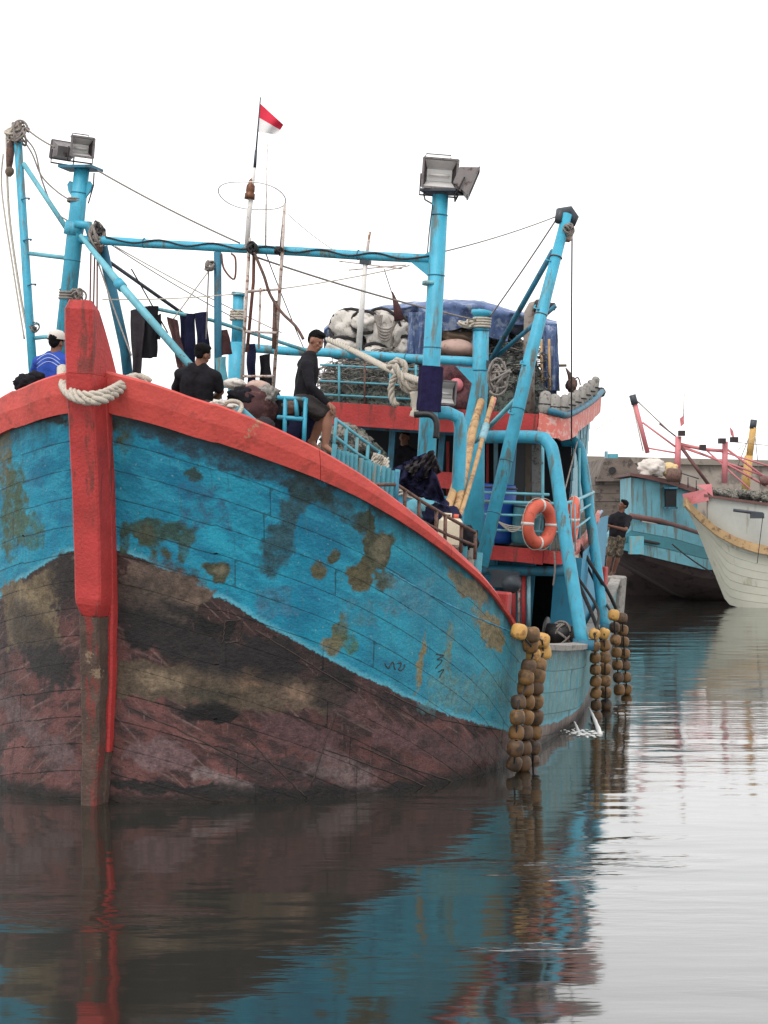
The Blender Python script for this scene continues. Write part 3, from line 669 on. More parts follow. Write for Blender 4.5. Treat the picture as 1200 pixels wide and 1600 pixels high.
# gusset plates and head wings
mb = MB(); a, b, c = P(674, 392, UG - .03), P(640, 408, UG - .03), P(674, 436, UG - .03); o = Vec((0, .03, 0)); mb.add([a, b, c, a + o, b + o, c + o], [(0, 1, 2), (5, 4, 3), (0, 3, 4, 1), (1, 4, 5, 2), (2, 5, 3, 0)]); part('gusset', mb, 'sky_blue_steel', fg)
for sx in (-1, 1):
    mb = MB(); c0 = P(125, 290, UG); pts = [c0 + Vec((sx * .09, 0, .04)), c0 + Vec((sx * .15, 0, .06)), c0 + Vec((sx * .185, 0, .01)), c0 + Vec((sx * .16, 0, -.08)), c0 + Vec((sx * .09, 0, -.17))]
    k = len(pts); mb.add([p + Vec((0, -.015, 0)) for p in pts] + [p + Vec((0, .015, 0)) for p in pts], [tuple(range(k)), tuple(range(2 * k - 1, k - 1, -1))] + [(i, (i + 1) % k, (i + 1) % k + k, i + k) for i in range(k)])
    part('head_wing', mb, 'sky_blue_steel', fg)
pipe('collar', fg, [P(118, 348, UG), P(114, 368, UG)], .128, 'sky_blue_steel', 18)
pipe('collar', fg, [P(675, 440, UG), P(674.6, 446, UG)], .122, 'pale_blue_steel', 18)
mb = MB(); mb.tube([P(120, 352, UG) + Vec((.02, -.1, .0)), P(138, 352, UG - .02), P(145, 378, UG)], [.05, .07, .05], 10); part('cheek_plate', mb, 'sky_blue_steel', fg)
# boom, raking leg and light stays
pipe('boom', fg, [P(126, 368, UG - .12), P(188, 445, UG - .4), P(298, 572, UG - 1.0)], [.03, .052, .048], 'pale_blue_steel', 12)
mb = MB(); mb.tube([P(184, 440, UG - .38), P(192, 450, UG - .42)], .066, 12); part('boom_collar', mb, 'sky_blue_steel', fg)
mb = MB(); e = P(297, 569, UG - 1.07); mb.tube([e + Vec((0, -.03, 0)), e + Vec((0, .09, 0))], .022, 10); part('boom_bolt', mb, 'dark_steel', fg)
pipe('raking_leg', fg, [P(160, 385, UG + .15), P(195, 545, UG + .6), P(206, 640, UG + .9)], .07, 'deep_blue_steel', 12)
pipe('stay_tube', fg, [P(172, 410, UG + .3), P(287, 491, UG + 1.3)], .026, 'dark_steel', 8)
pipe('clothes_bar', fg, [P(232, 480, 4.8), P(330, 500, 5.4), P(480, 548, 6.4)], .026, 'pale_blue_steel', 8)
# rope clump with block at the beam's inner end, lashings
def tangle(parent, c, R, n, r, m, seed, name='rope_coil', sq=(1, 1, 1)):
    rg = random.Random(seed); mb = MB()
    for i in range(n):
        ax = Vec((rg.uniform(-1, 1), rg.uniform(-1, 1), rg.uniform(-1, 1))).normalized(); x = ax.cross(Vec((.2, .7, .4))).normalized(); y = ax.cross(x)
        rr = R * rg.uniform(.55, 1.0); ph = rg.random() * 6; L = rg.randint(10, 16); off = Vec((rg.uniform(-1, 1), rg.uniform(-1, 1), rg.uniform(-1, 1))) * R * .3
        pp = []
        for k in range(L):
            a = ph + 5.2 * k / L; q = (x * math.cos(a) + y * math.sin(a)) * rr + off; pp.append(Vec(c) + Vec((q.x * sq[0], q.y * sq[1], q.z * sq[2])))
        mb.tube(pp, r, 6)
    return part(name, mb, m, parent)
tangle(fg, P(151, 372, UG), .13, 26, .016, 'grey_rope', 3, sq=(.8, .8, 1.3))
tangle(fg, P(152, 360, UG), .10, 10, .014, 'dark_rope', 4, sq=(.8, .8, 1.2))
mb = MB(); mb.blob(P(152, 385, UG), (.075, .07, .13), 2, .2); part('pulley_block', mb, 'rusty_steel', fg)
for x_ in (142, 148, 152):
    pipe('hanging_rope', fg, sag(P(x_, 395, UG - .05), P(x_ - 1 + random.uniform(-2, 2), 500, UG - .05), 0), .011, 'brown_rope', 6)
band(fg, P(107, 468, UG), LT - LB, .112, .017, 3.2, 'grey_rope', spread=1.1); band(fg, P(119, 316, UG), LT - LB, .106, .014, 2, 'grey_rope')
tangle(fg, P(122, 462, UG - .1), .09, 12, .013, 'grey_rope', 6)
# floodlights -------------------------------------------------------
def floodlight(c, fwd, w=.36, h=.27, d=.2, handle=True, up=Vec((0, 0, 1)), open_face=True):
    fl = sub('floodlight'); f = Vec(fwd).normalized(); x = f.cross(up).normalized(); z = x.cross(f); c = Vec(c)
    pt = lambda a, b_, e: c + x * a + f * b_ + z * e
    mb = MB(); o, b_ = d / 2, -d / 2; k = .55
    outer = [pt(sx * w / 2, o, sz * h / 2) for sx, sz in ((-1, -1), (1, -1), (1, 1), (-1, 1))]
    back = [pt(sx * w / 2 * .8, b_, sz * h / 2 * k) for sx, sz in ((-1, -1), (1, -1), (1, 1), (-1, 1))]
    inner = [pt(sx * (w / 2 - .02), o, sz * (h / 2 - .02)) for sx, sz in ((-1, -1), (1, -1), (1, 1), (-1, 1))]
    mb.add(outer + back, [(i, (i + 1) % 4, (i + 1) % 4 + 4, i + 4) for i in range(4)] + [(7, 6, 5, 4)])
    mb.add(outer + inner, [(i, i + 4, (i + 1) % 4 + 4, (i + 1) % 4) for i in range(4)])
    part('housing', mb, 'lamp_metal', fl)
    deep = [pt(sx * w / 2 * .72, b_ + .03, sz * h / 2 * .4) for sx, sz in ((-1, -1), (1, -1), (1, 1), (-1, 1))]
    mb = MB(); inn = [p - f * .002 for p in inner]; mb.add(inn + deep, [(0, 1, 5, 4), (2, 3, 7, 6), (4, 5, 6, 7)]); part('reflector', mb, 'lamp_inside', fl)
    for sf_ in ((3, 0, 4, 7), (1, 2, 6, 5)):
        mb = MB(); mb.add([(inn + deep)[q] for q in sf_], [(0, 1, 2, 3)]); part('side_reflector', mb, 'lamp_dark', fl)
    mb = MB(); mb.tube([pt(-w * .3, o - .1, -.005), pt(w * .3, o - .1, -.005)], .014, 8); part('tube', mb, 'ring_white', fl)
    mb = MB(); mb.box(c + f * (o + .004), (.1, .1, .1)) if False else None
    fr = MB()
    for (a1, e1, a2, e2) in ((-1, -1, 1, -1), (1, -1, 1, 1), (1, 1, -1, 1), (-1, 1, -1, -1)):
        fr.beam(pt(a1 * (w / 2), o + .006, e1 * h / 2), pt(a2 * (w / 2), o + .006, e2 * h / 2), .022, .02, f)
    part('rim', fr, 'lamp_metal', fl)
    if handle:
        mb = MB(); mb.tube([pt(-w * .28, 0, h * .42), pt(-w * .28, 0, h * .68), pt(w * .42, 0, h * .68), pt(w * .5, 0, h * .45)], .009, 6); part('handle', mb, 'lamp_metal', fl)
    mb = MB(); mb.tube([pt(-w / 2 - .015, 0, 0), pt(-w / 2 - .015, -.02, -h * .72), pt(w / 2 + .015, -.02, -h * .72), pt(w / 2 + .015, 0, 0)], .012, 6); part('yoke', mb, 'lamp_dark', fl)
    return fl
camdir = (BMI.to_3x3() @ Vec((0, -1, 0)))
floodlight(P(127, 231, UG), camdir + Vec((.45, 0, -.08)), .30, .26, .2)
floodlight(P(99, 236, UG + .1), Vec((-1, .9, .3)), .28, .24, .2, False)
floodlight(P(687, 273, UG - .05), camdir + Vec((.03, 0, -.05)), .43, .36, .2)
floodlight(P(726, 281, UG + .05), Vec((.9, .25, -.32)), .36, .36, .22, False)
def plate(px0, px1, py, u, th, dep, m='deep_blue_steel'):
    a, b = P(px0, py, u), P(px1, py, u); mb = MB(); mb.beam(a, b, dep, th, Vec((0, 0, 1))); return part('lamp_plate', mb, m, fg)
plate(100, 152, 263, UG, .035, .34); plate(662, 718, 300, UG, .03, .36, 'dark_steel')
mb = MB(); mb.tube([P(662, 302, UG), P(664, 312, UG), P(678, 320, UG)], .012, 6); part('cable', mb, 'grey_rope', fg)
mb = MB(); mb.tube([P(147, 270, UG), P(146, 290, UG), P(138, 318, UG)], .009, 6); part('cable', mb, 'dark_rope', fg)
pipe('cable', fg, smooth_path([P(676, 320, UG - .1), P(671, 360, UG - .12), P(668, 395, UG - .12)]), .008, 'dark_rope', 5)
# black cable slung along the beam
pts = [P(165 + 505 * i / 12, 374 + 30 * i / 12 + (3 if i % 2 else -4), UG - .06) for i in range(13)]
pipe('cable', fg, pts, .012, 'dark_rope', 6, True)

# mast column lower boxing and elbow pipe
pipe('elbow_pipe', fg, [P(668, 645, UG + .2), P(700, 645, UG + .4), P(716, 652, UG + .5), P(720, 668, UG + .5), P(716, 760, UG + .5), P(713, 870, UG + .5)], .085, 'sky_blue_steel', 12)
# starboard davit ---------------------------------------------------
sd = sub('starboard_davit'); US = 4.7
pipe('post', sd, [P(56, 640, US), P(46, 500, US), P(27, 205, US)], [.062, .06, .056], 'sky_blue_steel', 12)
pipe('strut', sd, [P(37, 256, US), P(110, 366, US - .2)], .036, 'pale_blue_steel', 8)
pipe('strut', sd, [P(47, 396, US), P(103, 403, US - .2)], .03, 'pale_blue_steel', 8)
pipe('strut', sd, [P(56, 528, US), P(92, 524, US - .2)], .03, 'pale_blue_steel', 8)
for x_, y_ in ((37, 311), (40, 375), (47, 445), (52, 507)):
    c = P(x_, y_, US); mb = MB(); mb.tube([c + Vec((0, -.06, -.02)), c + Vec((.07, -.08, 0)), c + Vec((.1, -.02, .01)), c + Vec((.05, .05, 0))], .011, 6); part('rung', mb, 'deep_blue_steel', sd)
tangle(sd, P(31, 208, US), .13, 16, .016, 'grey_rope', 8, sq=(1.0, .8, 1.2)); tangle(sd, P(18, 208, US), .10, 8, .02, 'rope', 81, sq=(.9, .8, 1.2)); pipe('post_head', sd, [P(27, 215, US), P(26, 192, US)], .075, 'pipe_grey', 8)
mb = MB(); mb.blob(P(16, 240, US), (.05, .06, .22), 4, .15); part('pulley_block', mb, 'rusty_steel', sd)
mb = MB(); mb.blob(P(15, 268, US), (.06, .06, .07), 5, .1); part('pulley_block', mb, 'wood', sd)
tangle(sd, P(52, 512, US), .07, 8, .012, 'grey_rope', 9)
pipe('fall_rope', sd, smooth_path([P(10, 215, US), P(14, 330, US), P(30, 450, US), P(50, 560, US), P(54, 610, US)]), .017, 'rope', 6)
pipe('fall_rope', sd, smooth_path([P(5, 240, US), P(3, 300, US), P(22, 430, US), P(38, 530, US)]), .012, 'rope', 6)
pipe('guy_rope', sd, smooth_path([P(32, 212, US), P(50, 240, US), P(65, 275, US), P(90, 300, US), P(112, 314, US - .3)]), .011, 'grey_rope', 6)
pipe('guy_rope', sd, smooth_path([P(32, 208, US), P(54, 235, US), P(65, 280, US), P(85, 328, US), P(108, 346, US - .3)]), .011, 'grey_rope', 6)
pipe('guy_rope', sd, sag(P(40, 200, US), P(86, 230, UG), .02), .012, 'grey_rope', 6)
# ladder mast with its antenna gear ---------------------------------
ld = sub('ladder_mast'); UL = UG - .12
pipe('rail', ld, [P(390, 372, UL), P(376, 625, UL + .25)], .024, 'rusty_white', 8)
pipe('rail', ld, [P(445, 318, UL), P(441, 395, UL), P(426, 625, UL + .25)], [.018, .024, .026], 'rusty_white', 8)
for a, b in (((387, 455), (435, 452)), ((384, 518), (432, 520)), ((380, 588), (428, 588))):
    pipe('rung', ld, [P(*a, UL), P(*b, UL)], .016, 'rusty_white', 8)
pipe('riser', ld, [P(397, 385, UL + .1), P(396, 440, UL + .1), P(386, 550, UL + .2)], .022, 'brown_rope', 7)
pipe('riser', ld, smooth_path([P(397, 395, UL - .05), P(412, 430, UL - .05), P(422, 460, UL), P(440, 488, UL), P(462, 510, UL), P(474, 530, UL)]), .02, 'rusty_steel', 7)
pipe('riser', ld, [P(430, 470, UL + .1), P(428, 545, UL + .1)], .03, 'rusty_steel', 8)
pipe('riser', ld, [P(407, 450, UL + .1), P(404, 545, UL + .1)], .016, 'rusty_white', 8)
tangle(ld, P(396, 388, UL - .03), .07, 16, .014, 'dark_rope', 11); tangle(ld, P(435, 391, UL - .03), .05, 10, .012, 'dark_rope', 12)
pl = sub('signal_pole')
pipe('pole', pl, [P(386, 388, UL), P(389, 335, UL), P(393, 305, UL)], [.034, .032, .03], 'white_paint', 10)
pipe('pole', pl, [P(393, 305, UL), P(398, 260, UL)], [.022, .02], 'white_paint', 8)
pipe('pole', pl, [P(398, 262, UL), P(400, 235, UL)], [.022, .018], 'dark_steel', 8)
pipe('flagstaff', pl, [P(400, 238, UL), P(407, 152, UL)], [.012, .008], 'dark_steel', 7)
c = P(391, 299, UL); up = (P(393, 280, UL) - P(390, 310, UL)).normalized()
mb = MB(); mb.lathe(c - up * .1, up, [(.0, 0), (.068, 0), (.066, .07), (.05, .08), (.058, .1), (.055, .17), (.035, .2), (.03, .24), (.015, .26), (0, .27)], 14); part('signal_lamp', mb, 'brass', pl)
ring = [P(394 + 50 * math.copysign(abs(math.cos(a)) ** .7, math.cos(a)), 306 + 15 * math.sin(a), UL) + Vec((0, .30 * math.sin(a), 0)) for a in [2 * math.pi * i / 40 for i in range(40)]]
mb = MB(); mb.tube(ring, .008, 6, closed=True); part('loop_antenna', mb, 'white_paint', pl)
pipe('whip_antenna', pl, [P(415, 384, UL), P(416, 310, UL), P(418, 222, UL)], [.011, .008, .004], 'rusty_white', 6)
pipe('whip_antenna', pl, [P(437, 400, UL), P(444, 322, UL)], [.012, .010], 'dark_steel', 6)
fl = []                                                    # the flag, drooping in light air
for i in range(13):
    f = i / 12; row = []
    for j in range(11):
        g = j / 10; x = 407 - 4 * g + f * (36 - 6 * g); y = 162 + f * (33 - 6 * g) * 1.0 + g * (44 - 22 * f)
        row.append(P(x, y, UL + .05 * math.sin(f * 7 + g * 2.5) * f))
    fl.append(row)
fo = sub('flag_hoist', boat); bpy.data.objects.remove(fo)
mbf = MB(); mbf.grid([r[:6] for r in fl], 0); mbf.grid([r[5:] for r in fl], 1)
athing('flag', mbf, ['flag_red', 'flag_white'], 'small red and white flag at the top of the thin signal pole', 'flag', base=P(407, 162, UL))
# inner post and second gantry ----------------------------------------
pipe('inner_post', fg, [P(340, 394, 5.2), P(341, 640, 5.2)], .052, 'deep_blue_steel', 12)
tangle(fg, P(327, 415, 5.1), .07, 14, .013, 'grey_rope', 13); pipe('hanging_rope', fg, sag(P(326, 420, 5.1), P(322, 530, 5.1), 0), .01, 'grey_rope', 6)
pipe('hanging_rope', fg, smooth_path([P(346, 396, 5.2), P(350, 420, 5.2), P(366, 436, 5.2), P(368, 405, 5.2), P(361, 396, 5.2)]), .014, 'brown_rope', 6)
UR = 8.6
rg_ = sub('rear_gantry')
pipe('post', rg_, [P(368, 660, UR), P(370, 535, UR)], .13, 'sky_blue_steel', 12)
pipe('post', rg_, [P(370, 535, UR), P(373, 458, UR)], .09, 'sky_blue_steel', 14)
mb = MB(); mb.lathe(P(373, 462, UR), (0.03, 0, 1), [(.0, 0), (.12, 0), (.12, .05), (.0, .06)], 14); part('post_cap', mb, 'sky_blue_steel', rg_)
band(rg_, P(371, 500, UR), (0, 0, 1), .1, .02, 4, 'rope')
pipe('crossbeam', rg_, kink(P(372, 543, UR), P(752, 567, UR)), .068, 'sky_blue_steel', 12)
RC = [P(736, 870, UR), P(738, 690, UR), P(750, 600, UR), P(752, 495, UR)]
pipe('post', rg_, RC, [.20, .185, .125, .115], 'sky_blue_steel', 18)
mb = MB(); mb.lathe(P(752, 497, UR), (0.05, 0, 1), [(.0, 0), (.1, 0), (.16, .06), (.16, .11), (.05, .13), (0, .13)], 18); part('post_cap', mb, 'sky_blue_steel', rg_)
mb = MB(); a, b, c = P(742, 575, UR - .1), P(712, 572, UR - .1), P(742, 604, UR - .1); o = Vec((0, .03, 0)); mb.add([a, b, c, a + o, b + o, c + o], [(0, 1, 2), (5, 4, 3), (0, 3, 4, 1), (1, 4, 5, 2), (2, 5, 3, 0)]); part('gusset', mb, 'sky_blue_steel', rg_)
for i in range(8):
    p = P(694 + i * 6, 562 + i * .4, UR - .02); mb = MB(); mb.tube([p, p + Vec((0, 0, .05))], [.02, .012], 6); part('belaying_pin', mb, 'deep_blue_steel', rg_)
band(rg_, P(752, 512, UR), (0, 0, 1), .115, .02, 4, 'rope'); tangle(rg_, P(733, 507, UR - .05), .10, 16, .016, 'rope', 15, sq=(1.5, .8, .6))
mb = MB(); mb.box(P(765, 570, UR), (.1, .12, .12)); part('pad_eye', mb, 'dark_steel', rg_)
# white aerial with cross arms on the rear beam
ae = sub('aerial')
pipe('pole', ae, [P(559, 562, UR), P(571, 412, UR)], [.05, .035], 'white_paint', 10); pipe('pole', ae, [P(571, 412, UR), P(578, 362, UR)], [.03, .02], 'rusty_white', 8)
for a, b in (((530, 408), (628, 420)), ((545, 422), (634, 414))): pipe('cross_arm', ae, [P(*a, UR), P(*b, UR)], .011, 'rusty_white', 6)
mb = MB(); mb.box(P(571, 410, UR), (.16, .1, .06)); part('clamp', mb, 'dark_steel', ae)
# port davit ------------------------------------------------------------
pd_ = sub('port_davit')
DB, DM, DT = P(752, 885, 6.0), P(828, 560, 6.8), P(886, 335, 7.3)
pipe('post', pd_, [DB, DM, DT], [.092, .09, .07], 'sky_blue_steel', 14)
mb = MB(); mb.tube([P(872, 346, 7.2), P(875, 332, 7.3), P(890, 330, 7.4), P(897, 340, 7.4), P(893, 352, 7.4)], [.05, .07, .078, .07, .05], 12); part('head_block', mb, 'dark_steel', pd_)
mb = MB(); mb.blob(P(888, 365, 7.3), (.07, .07, .12), 3, .15); part('pulley_block', mb, 'rusty_white', pd_)
tangle(pd_, P(887, 358, 7.2), .08, 8, .013, 'grey_rope', 17)
pipe('strut', pd_, [P(864, 392, 7.2), P(768, 562, UR - .1)], .04, 'deep_blue_steel', 8)
pipe('strut', pd_, [P(868, 478, 8.2), P(772, 560, UR - .1)], .035, 'deep_blue_steel', 8)
pipe('strut', pd_, [P(812, 618, 6.6), P(742, 690, 7.6)], .034, 'pale_blue_steel', 8)
for f in (.72, .86, .42, .56):
    c = DB.lerp(DT, f); mb = MB(); mb.tube([c + Vec((-.05, -.06, 0)), c + Vec((-.13, -.05, .02)), c + Vec((-.12, 0, .06))], .012, 6); part('cleat', mb, 'sky_blue_steel', pd_)
pipe('fall_rope', pd_, [P(894, 350, 7.4), P(893, 480, 7.5), P(893, 690, 7.8)], .011, 'dark_rope', 6)
pipe('guy_rope', pd_, sag(P(870, 338, 7.3), P(690, 394, UG), .03), .009, 'grey_rope', 5)
pipe('guy_rope', pd_, sag(P(868, 345, 7.3), P(762, 500, UR), .02), .012, 'grey_rope', 5)
tangle(pd_, P(778, 590, 7.4), .2, 24, .017, 'grey_rope', 19, sq=(.8, .8, 1.3))
# bent pipe frames on the port side
for nm, pts, r in (('side_frame', [P(742, 683, 9.2), P(835, 683, 9.0), P(856, 692, 8.9), P(866, 720, 8.8), P(885, 850, 8.5), P(911, 1012, 8.1)], .098), ('side_frame', [P(880, 690, 12.0), P(902, 694, 11.9), P(912, 730, 11.8), P(928, 850, 11.5), P(945, 985, 11.2)], .085)):
    fr = sub(nm); pipe('leg', fr, smooth_path(pts, 5), r, 'sky_blue_steel', 14)
    pipe('foot', fr, [pts[-1] + Vec((0, 0, -.02)), pts[-1] + Vec((0, 0, .12))], r * 1.6, 'deep_blue_steel', 10)
# long guy lines between the masts
gl = sub('guy_lines')
for a, ua, b, ub, dr, r, m in (((150, 265), UG, (375, 380), UG, .03, .012, 'grey_rope'), ((395, 400), UG, (752, 502), UR, .05, .014, 'grey_rope'), ((160, 468), UG, (640, 415), UG, .12, .008, 'rope'), ((180, 385), UG, (440, 520), 6, .03, .008, 'rope'), ((170, 380), UG, (372, 500), 6, .03, .008, 'grey_rope'), ((148, 395), UG, (205, 555), 3.2, .02, .011, 'grey_rope'), ((270, 500), 5, (325, 425), 5, .0, .009, 'rope'), ((450, 335), UG, (520, 390), 7, .02, .005, 'rope'), ((600, 420), UR, (613, 460), 10.5, .0, .008, 'grey_rope'), ((205, 420), 4.6, (262, 520), 5, .0, .010, 'dark_rope'), ((415, 395), UG, (475, 545), 8, .02, .008, 'grey_rope')):
    pipe('line', gl, sag(P(*a, ua), P(*b, ub), dr), r, m, 5)
# exhaust pipe
ex = sub('exhaust_pipe')
pipe('stack', ex, [P(826, 660, 9.9), P(827, 520, 9.9), P(828, 488, 9.9), P(832, 480, 9.9), P(842, 478, 9.9)], .09, 'pipe_grey', 14)
mb = MB(); mb.lathe(P(838, 479, 9.9), (1, -.1, .02), [(0, 0), (.11, 0), (.12, .1), (.07, .16), (.06, .3), (0, .3)], 14); part('cowl', mb, 'black_steel', ex)

# weld beads and clamp rings on the steelwork
def ring_at(parent, a, b, f, R, r=.008, m='rusty_steel', name='weld_bead'):
    a, b = Vec(a), Vec(b); c = a.lerp(b, f); ax = (b - a).normalized(); x = ax.cross(Vec((.3, .9, .1))).normalized(); y = ax.cross(x)
    mb = MB(); mb.tube([c + (x * math.cos(t) + y * math.sin(t)) * R * (1 + .01 * math.sin(5 * t)) for t in [2 * math.pi * q / 20 for q in range(20)]], r, 6, closed=True); part(name, mb, m, parent)
for f, R in ((.28, .120), (.46, .116), (.62, .110), (.80, .106), (.95, .102)): ring_at(fg, RB, RT, f, R, .007, 'deep_blue_steel' if f != .46 else 'rusty_steel')
for f, R in ((.3, .113), (.62, .109), (.9, .104)): ring_at(fg, LB, LT, f, R, .007, 'deep_blue_steel')
for f in (.2, .5, .8): ring_at(fg, P(120, 374, UG), P(678, 405, UG), f, .06, .008, 'deep_blue_steel')
for f in (.25, .5, .75): ring_at(pd_, DB, DM, f, .093, .008, 'deep_blue_steel')
for f in (.3, .7): ring_at(pd_, DM, DT, f, .084, .008, 'rusty_steel')
for f in (.3, .7): ring_at(rg_, P(372, 543, UR), P(752, 567, UR), f, .071, .008, 'deep_blue_steel')
for f in (.2, .8): ring_at(rg_, RC[2], RC[3], f, .124, .010, 'deep_blue_steel')

# ------------------------------------------------------------------ deckhouse
wh = sub('wheelhouse')
REDGE = [P(842, 645, 9.5), P(865, 651, 9.6), P(882, 654, 10.0), P(905, 643, 11.3), P(925, 629, 13.0), P(937, 617, 14.3)]
ZR0 = (P(530, 632, 9.5).z + P(760, 640, 9.5).z) / 2
ETAB = [(p.y, p.x) for p in REDGE]; ZTAB = [(9.5, ZR0)] + [(p.y, p.z) for p in REDGE[2:]]
ev = lambda u: interp(ETAB, u)
ez = lambda u: interp(ZTAB, u)
VL = -2.2
# roof sheet
mb = MB(); rows = []
for i in range(20):
    u = 9.5 + 4.8 * i / 19; vp = ev(u) - .02; rows.append([Vec((VL + (vp - VL) * j / 8, u, ez(u) - .12 + .10 * math.sin(math.pi * j / 8))) for j in range(9)])
mb.grid(rows); mb.grid([[p - Vec((0, 0, .07)) for p in r] for r in rows][::-1]); part('roof', mb, 'deck_wood', wh)
def fascia(name, pts, h, th, m, parent, droop=0.0, seed=0):
    pts = [Vec(p) for p in pts]; rows = []
    for i, p in enumerate(pts):
        t = (pts[min(i + 1, len(pts) - 1)] - pts[max(i - 1, 0)]); nrm = Vec((t.y, -t.x, 0)).normalized()
        d = .012 * mnoise.noise(Vec((i * .7, seed, 0))); hh = h + .02 * mnoise.noise(Vec((i * .9, seed + 3, 0)))
        rows.append([p + nrm * d, p + nrm * (th + d), p + nrm * (th + d + droop) - Vec((0, 0, hh)), p + nrm * (d + droop) - Vec((0, 0, hh))])
    mb = MB(); mb.grid(rows, 0, False, True); mb.add(rows[0], [(3, 2, 1, 0)]); mb.add(rows[-1], [(0, 1, 2, 3)]); return part(name, mb, m, parent)
fr_ = [Vec((VL + (REDGE[0].x - VL) * i / 20, 9.5, ZR0)) for i in range(21)]
fascia('roof_fascia', fr_[:12], .36, .04, 'red_paint', wh, 0, 1); fascia('roof_fascia', [p + Vec((.003, 0, .01)) for p in fr_[11:]], .37, .04, 'red_paint', wh, 0, 2)
sidep = smooth_path([REDGE[0] + Vec((.003, 0, 0))] + REDGE[1:], 4)
fascia('roof_fascia', sidep[:12], .33, .04, 'pink_red', wh, .03, 3); fascia('roof_fascia', sidep[11:], .30, .04, 'pink_red', wh, .0, 4)
pipe('roof_gutter', wh, [p + Vec((.05, -.05, .06)) for p in sidep[2:]], .05, 'deep_blue_steel', 8)
mb = MB(); mb.blob(REDGE[-1] + Vec((0, .05, .05)), (.09, .12, .09), 3, .2); part('roof_knob', mb, 'dark_wood', wh)
# dark cabin behind the openings
ZD = P(850, 862, 9.4).z       # balcony deck level
UF = 10.0
mb = MB(); VW = 1.55
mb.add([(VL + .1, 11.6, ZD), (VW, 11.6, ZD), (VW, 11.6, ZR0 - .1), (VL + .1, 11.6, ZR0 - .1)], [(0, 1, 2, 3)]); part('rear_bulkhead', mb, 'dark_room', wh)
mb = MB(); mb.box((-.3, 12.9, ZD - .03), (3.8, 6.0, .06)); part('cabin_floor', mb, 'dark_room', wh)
# front wall: board lower half, mullions, header
x = VL + .15
while x < VW - .02:
    w_ = min(.17, VW - x); mb = MB(); mb.box((x + w_ / 2, UF, (ZD - 1.0 + ZD + .72) / 2), (w_ - .012, .05 + random.uniform(0, .008), 1.72)); part('wall_board', mb, 'house_blue', wh); x += w_
mb = MB(); mb.box(((VL + VW) / 2 + .07, UF, ZR0 - .32), (VW - VL - .14, .05, .14)); part('wall_header', mb, 'deep_blue_steel', wh)
for px_ in (540, 612, 668, 690, 722): 
    p = P(px_, 700, UF); mb = MB(); mb.box((p.x, UF, (ZD + .72 + ZR0 - .39) / 2), (.10, .05, ZR0 - .39 - ZD - .72)); part('mullion', mb, 'deep_blue_steel', wh)
mb = MB(); mb.box((P(692, 750, UF - .05).x, UF - .06, P(692, 750, UF).z), (.42, .04, .26)); part('sill_panel', mb, 'red_paint', wh)
mb = MB(); mb.box((P(590, 742, UF - .05).x, UF - .055, ZD + .74), (1.5, .07, .05)); part('window_sill', mb, 'teal_board', wh)
# port passage: recessed side wall with doors, hanging boards
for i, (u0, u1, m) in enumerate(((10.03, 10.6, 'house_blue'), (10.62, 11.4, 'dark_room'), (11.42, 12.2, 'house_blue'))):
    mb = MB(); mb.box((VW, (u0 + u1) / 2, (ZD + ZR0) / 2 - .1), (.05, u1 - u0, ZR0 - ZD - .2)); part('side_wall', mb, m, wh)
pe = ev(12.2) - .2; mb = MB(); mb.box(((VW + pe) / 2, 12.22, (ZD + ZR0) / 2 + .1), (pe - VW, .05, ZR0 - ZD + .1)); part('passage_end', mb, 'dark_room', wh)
for px_, w_, y0, y1, m in ((826, .10, 688, 790, 'wood'), (838, .13, 686, 795, 'pad_grey'), (700, .05, 690, 800, 'red_paint'), (762, .04, 690, 790, 'red_paint'), (775, .07, 690, 775, 'house_pale')):
    a, b = P(px_, y0, 10.6), P(px_, y1, 10.6); mb = MB(); mb.beam(a, b, w_, .03, Vec((0, 1, 0))); part('leaning_board', mb, m, wh)
# aft cabin: pale blue clapboards with slot windows
UA0, UA1 = 12.2, 14.25
NBD = 9
sw = lambda u: ev(u) - .14
for k in range(NBD):
    z0 = lambda u, k=k: ZD - .1 + .13 * (u - 9.4) + (ez(u) - .18 - (ZD - .1 + .13 * (u - 9.4))) * k / NBD
    z1 = lambda u, k=k: z0(u, k + 1) - .012
    segs = [(UA0, UA1)] if k not in (5, 6, 7) else [(UA0, 12.55), (12.8, 13.05), (13.3, 13.55), (13.85, UA1)]
    for a, b in segs:
        rows = []
        for i in range(5):
            u = a + (b - a) * i / 4; v = sw(u); d = random.uniform(0, .004)
            rows.append([Vec((v - .03, u, z0(u))), Vec((v + .012 + d, u, z0(u))), Vec((v + d, u, z1(u))), Vec((v - .03, u, z1(u)))])
        mb = MB(); mb.grid(rows, 0, False, True); mb.add(rows[0], [(0, 1, 2, 3)]); mb.add(rows[-1], [(3, 2, 1, 0)]); part('clapboard', mb, 'house_pale', wh)
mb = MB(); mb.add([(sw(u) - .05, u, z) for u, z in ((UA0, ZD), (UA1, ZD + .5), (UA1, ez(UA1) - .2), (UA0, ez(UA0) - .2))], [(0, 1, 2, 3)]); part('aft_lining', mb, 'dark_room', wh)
for u in (12.55, 12.8, 13.05, 13.3, 13.55, 13.85):
    za = ZD - .1 + .13 * (u - 9.4); zb = ez(u) - .18; mb = MB(); mb.box((sw(u) + .005, u, za + (zb - za) * 6.5 / 9), (.03, .045, (zb - za) * .345)); part('window_frame', mb, 'house_pale', wh)
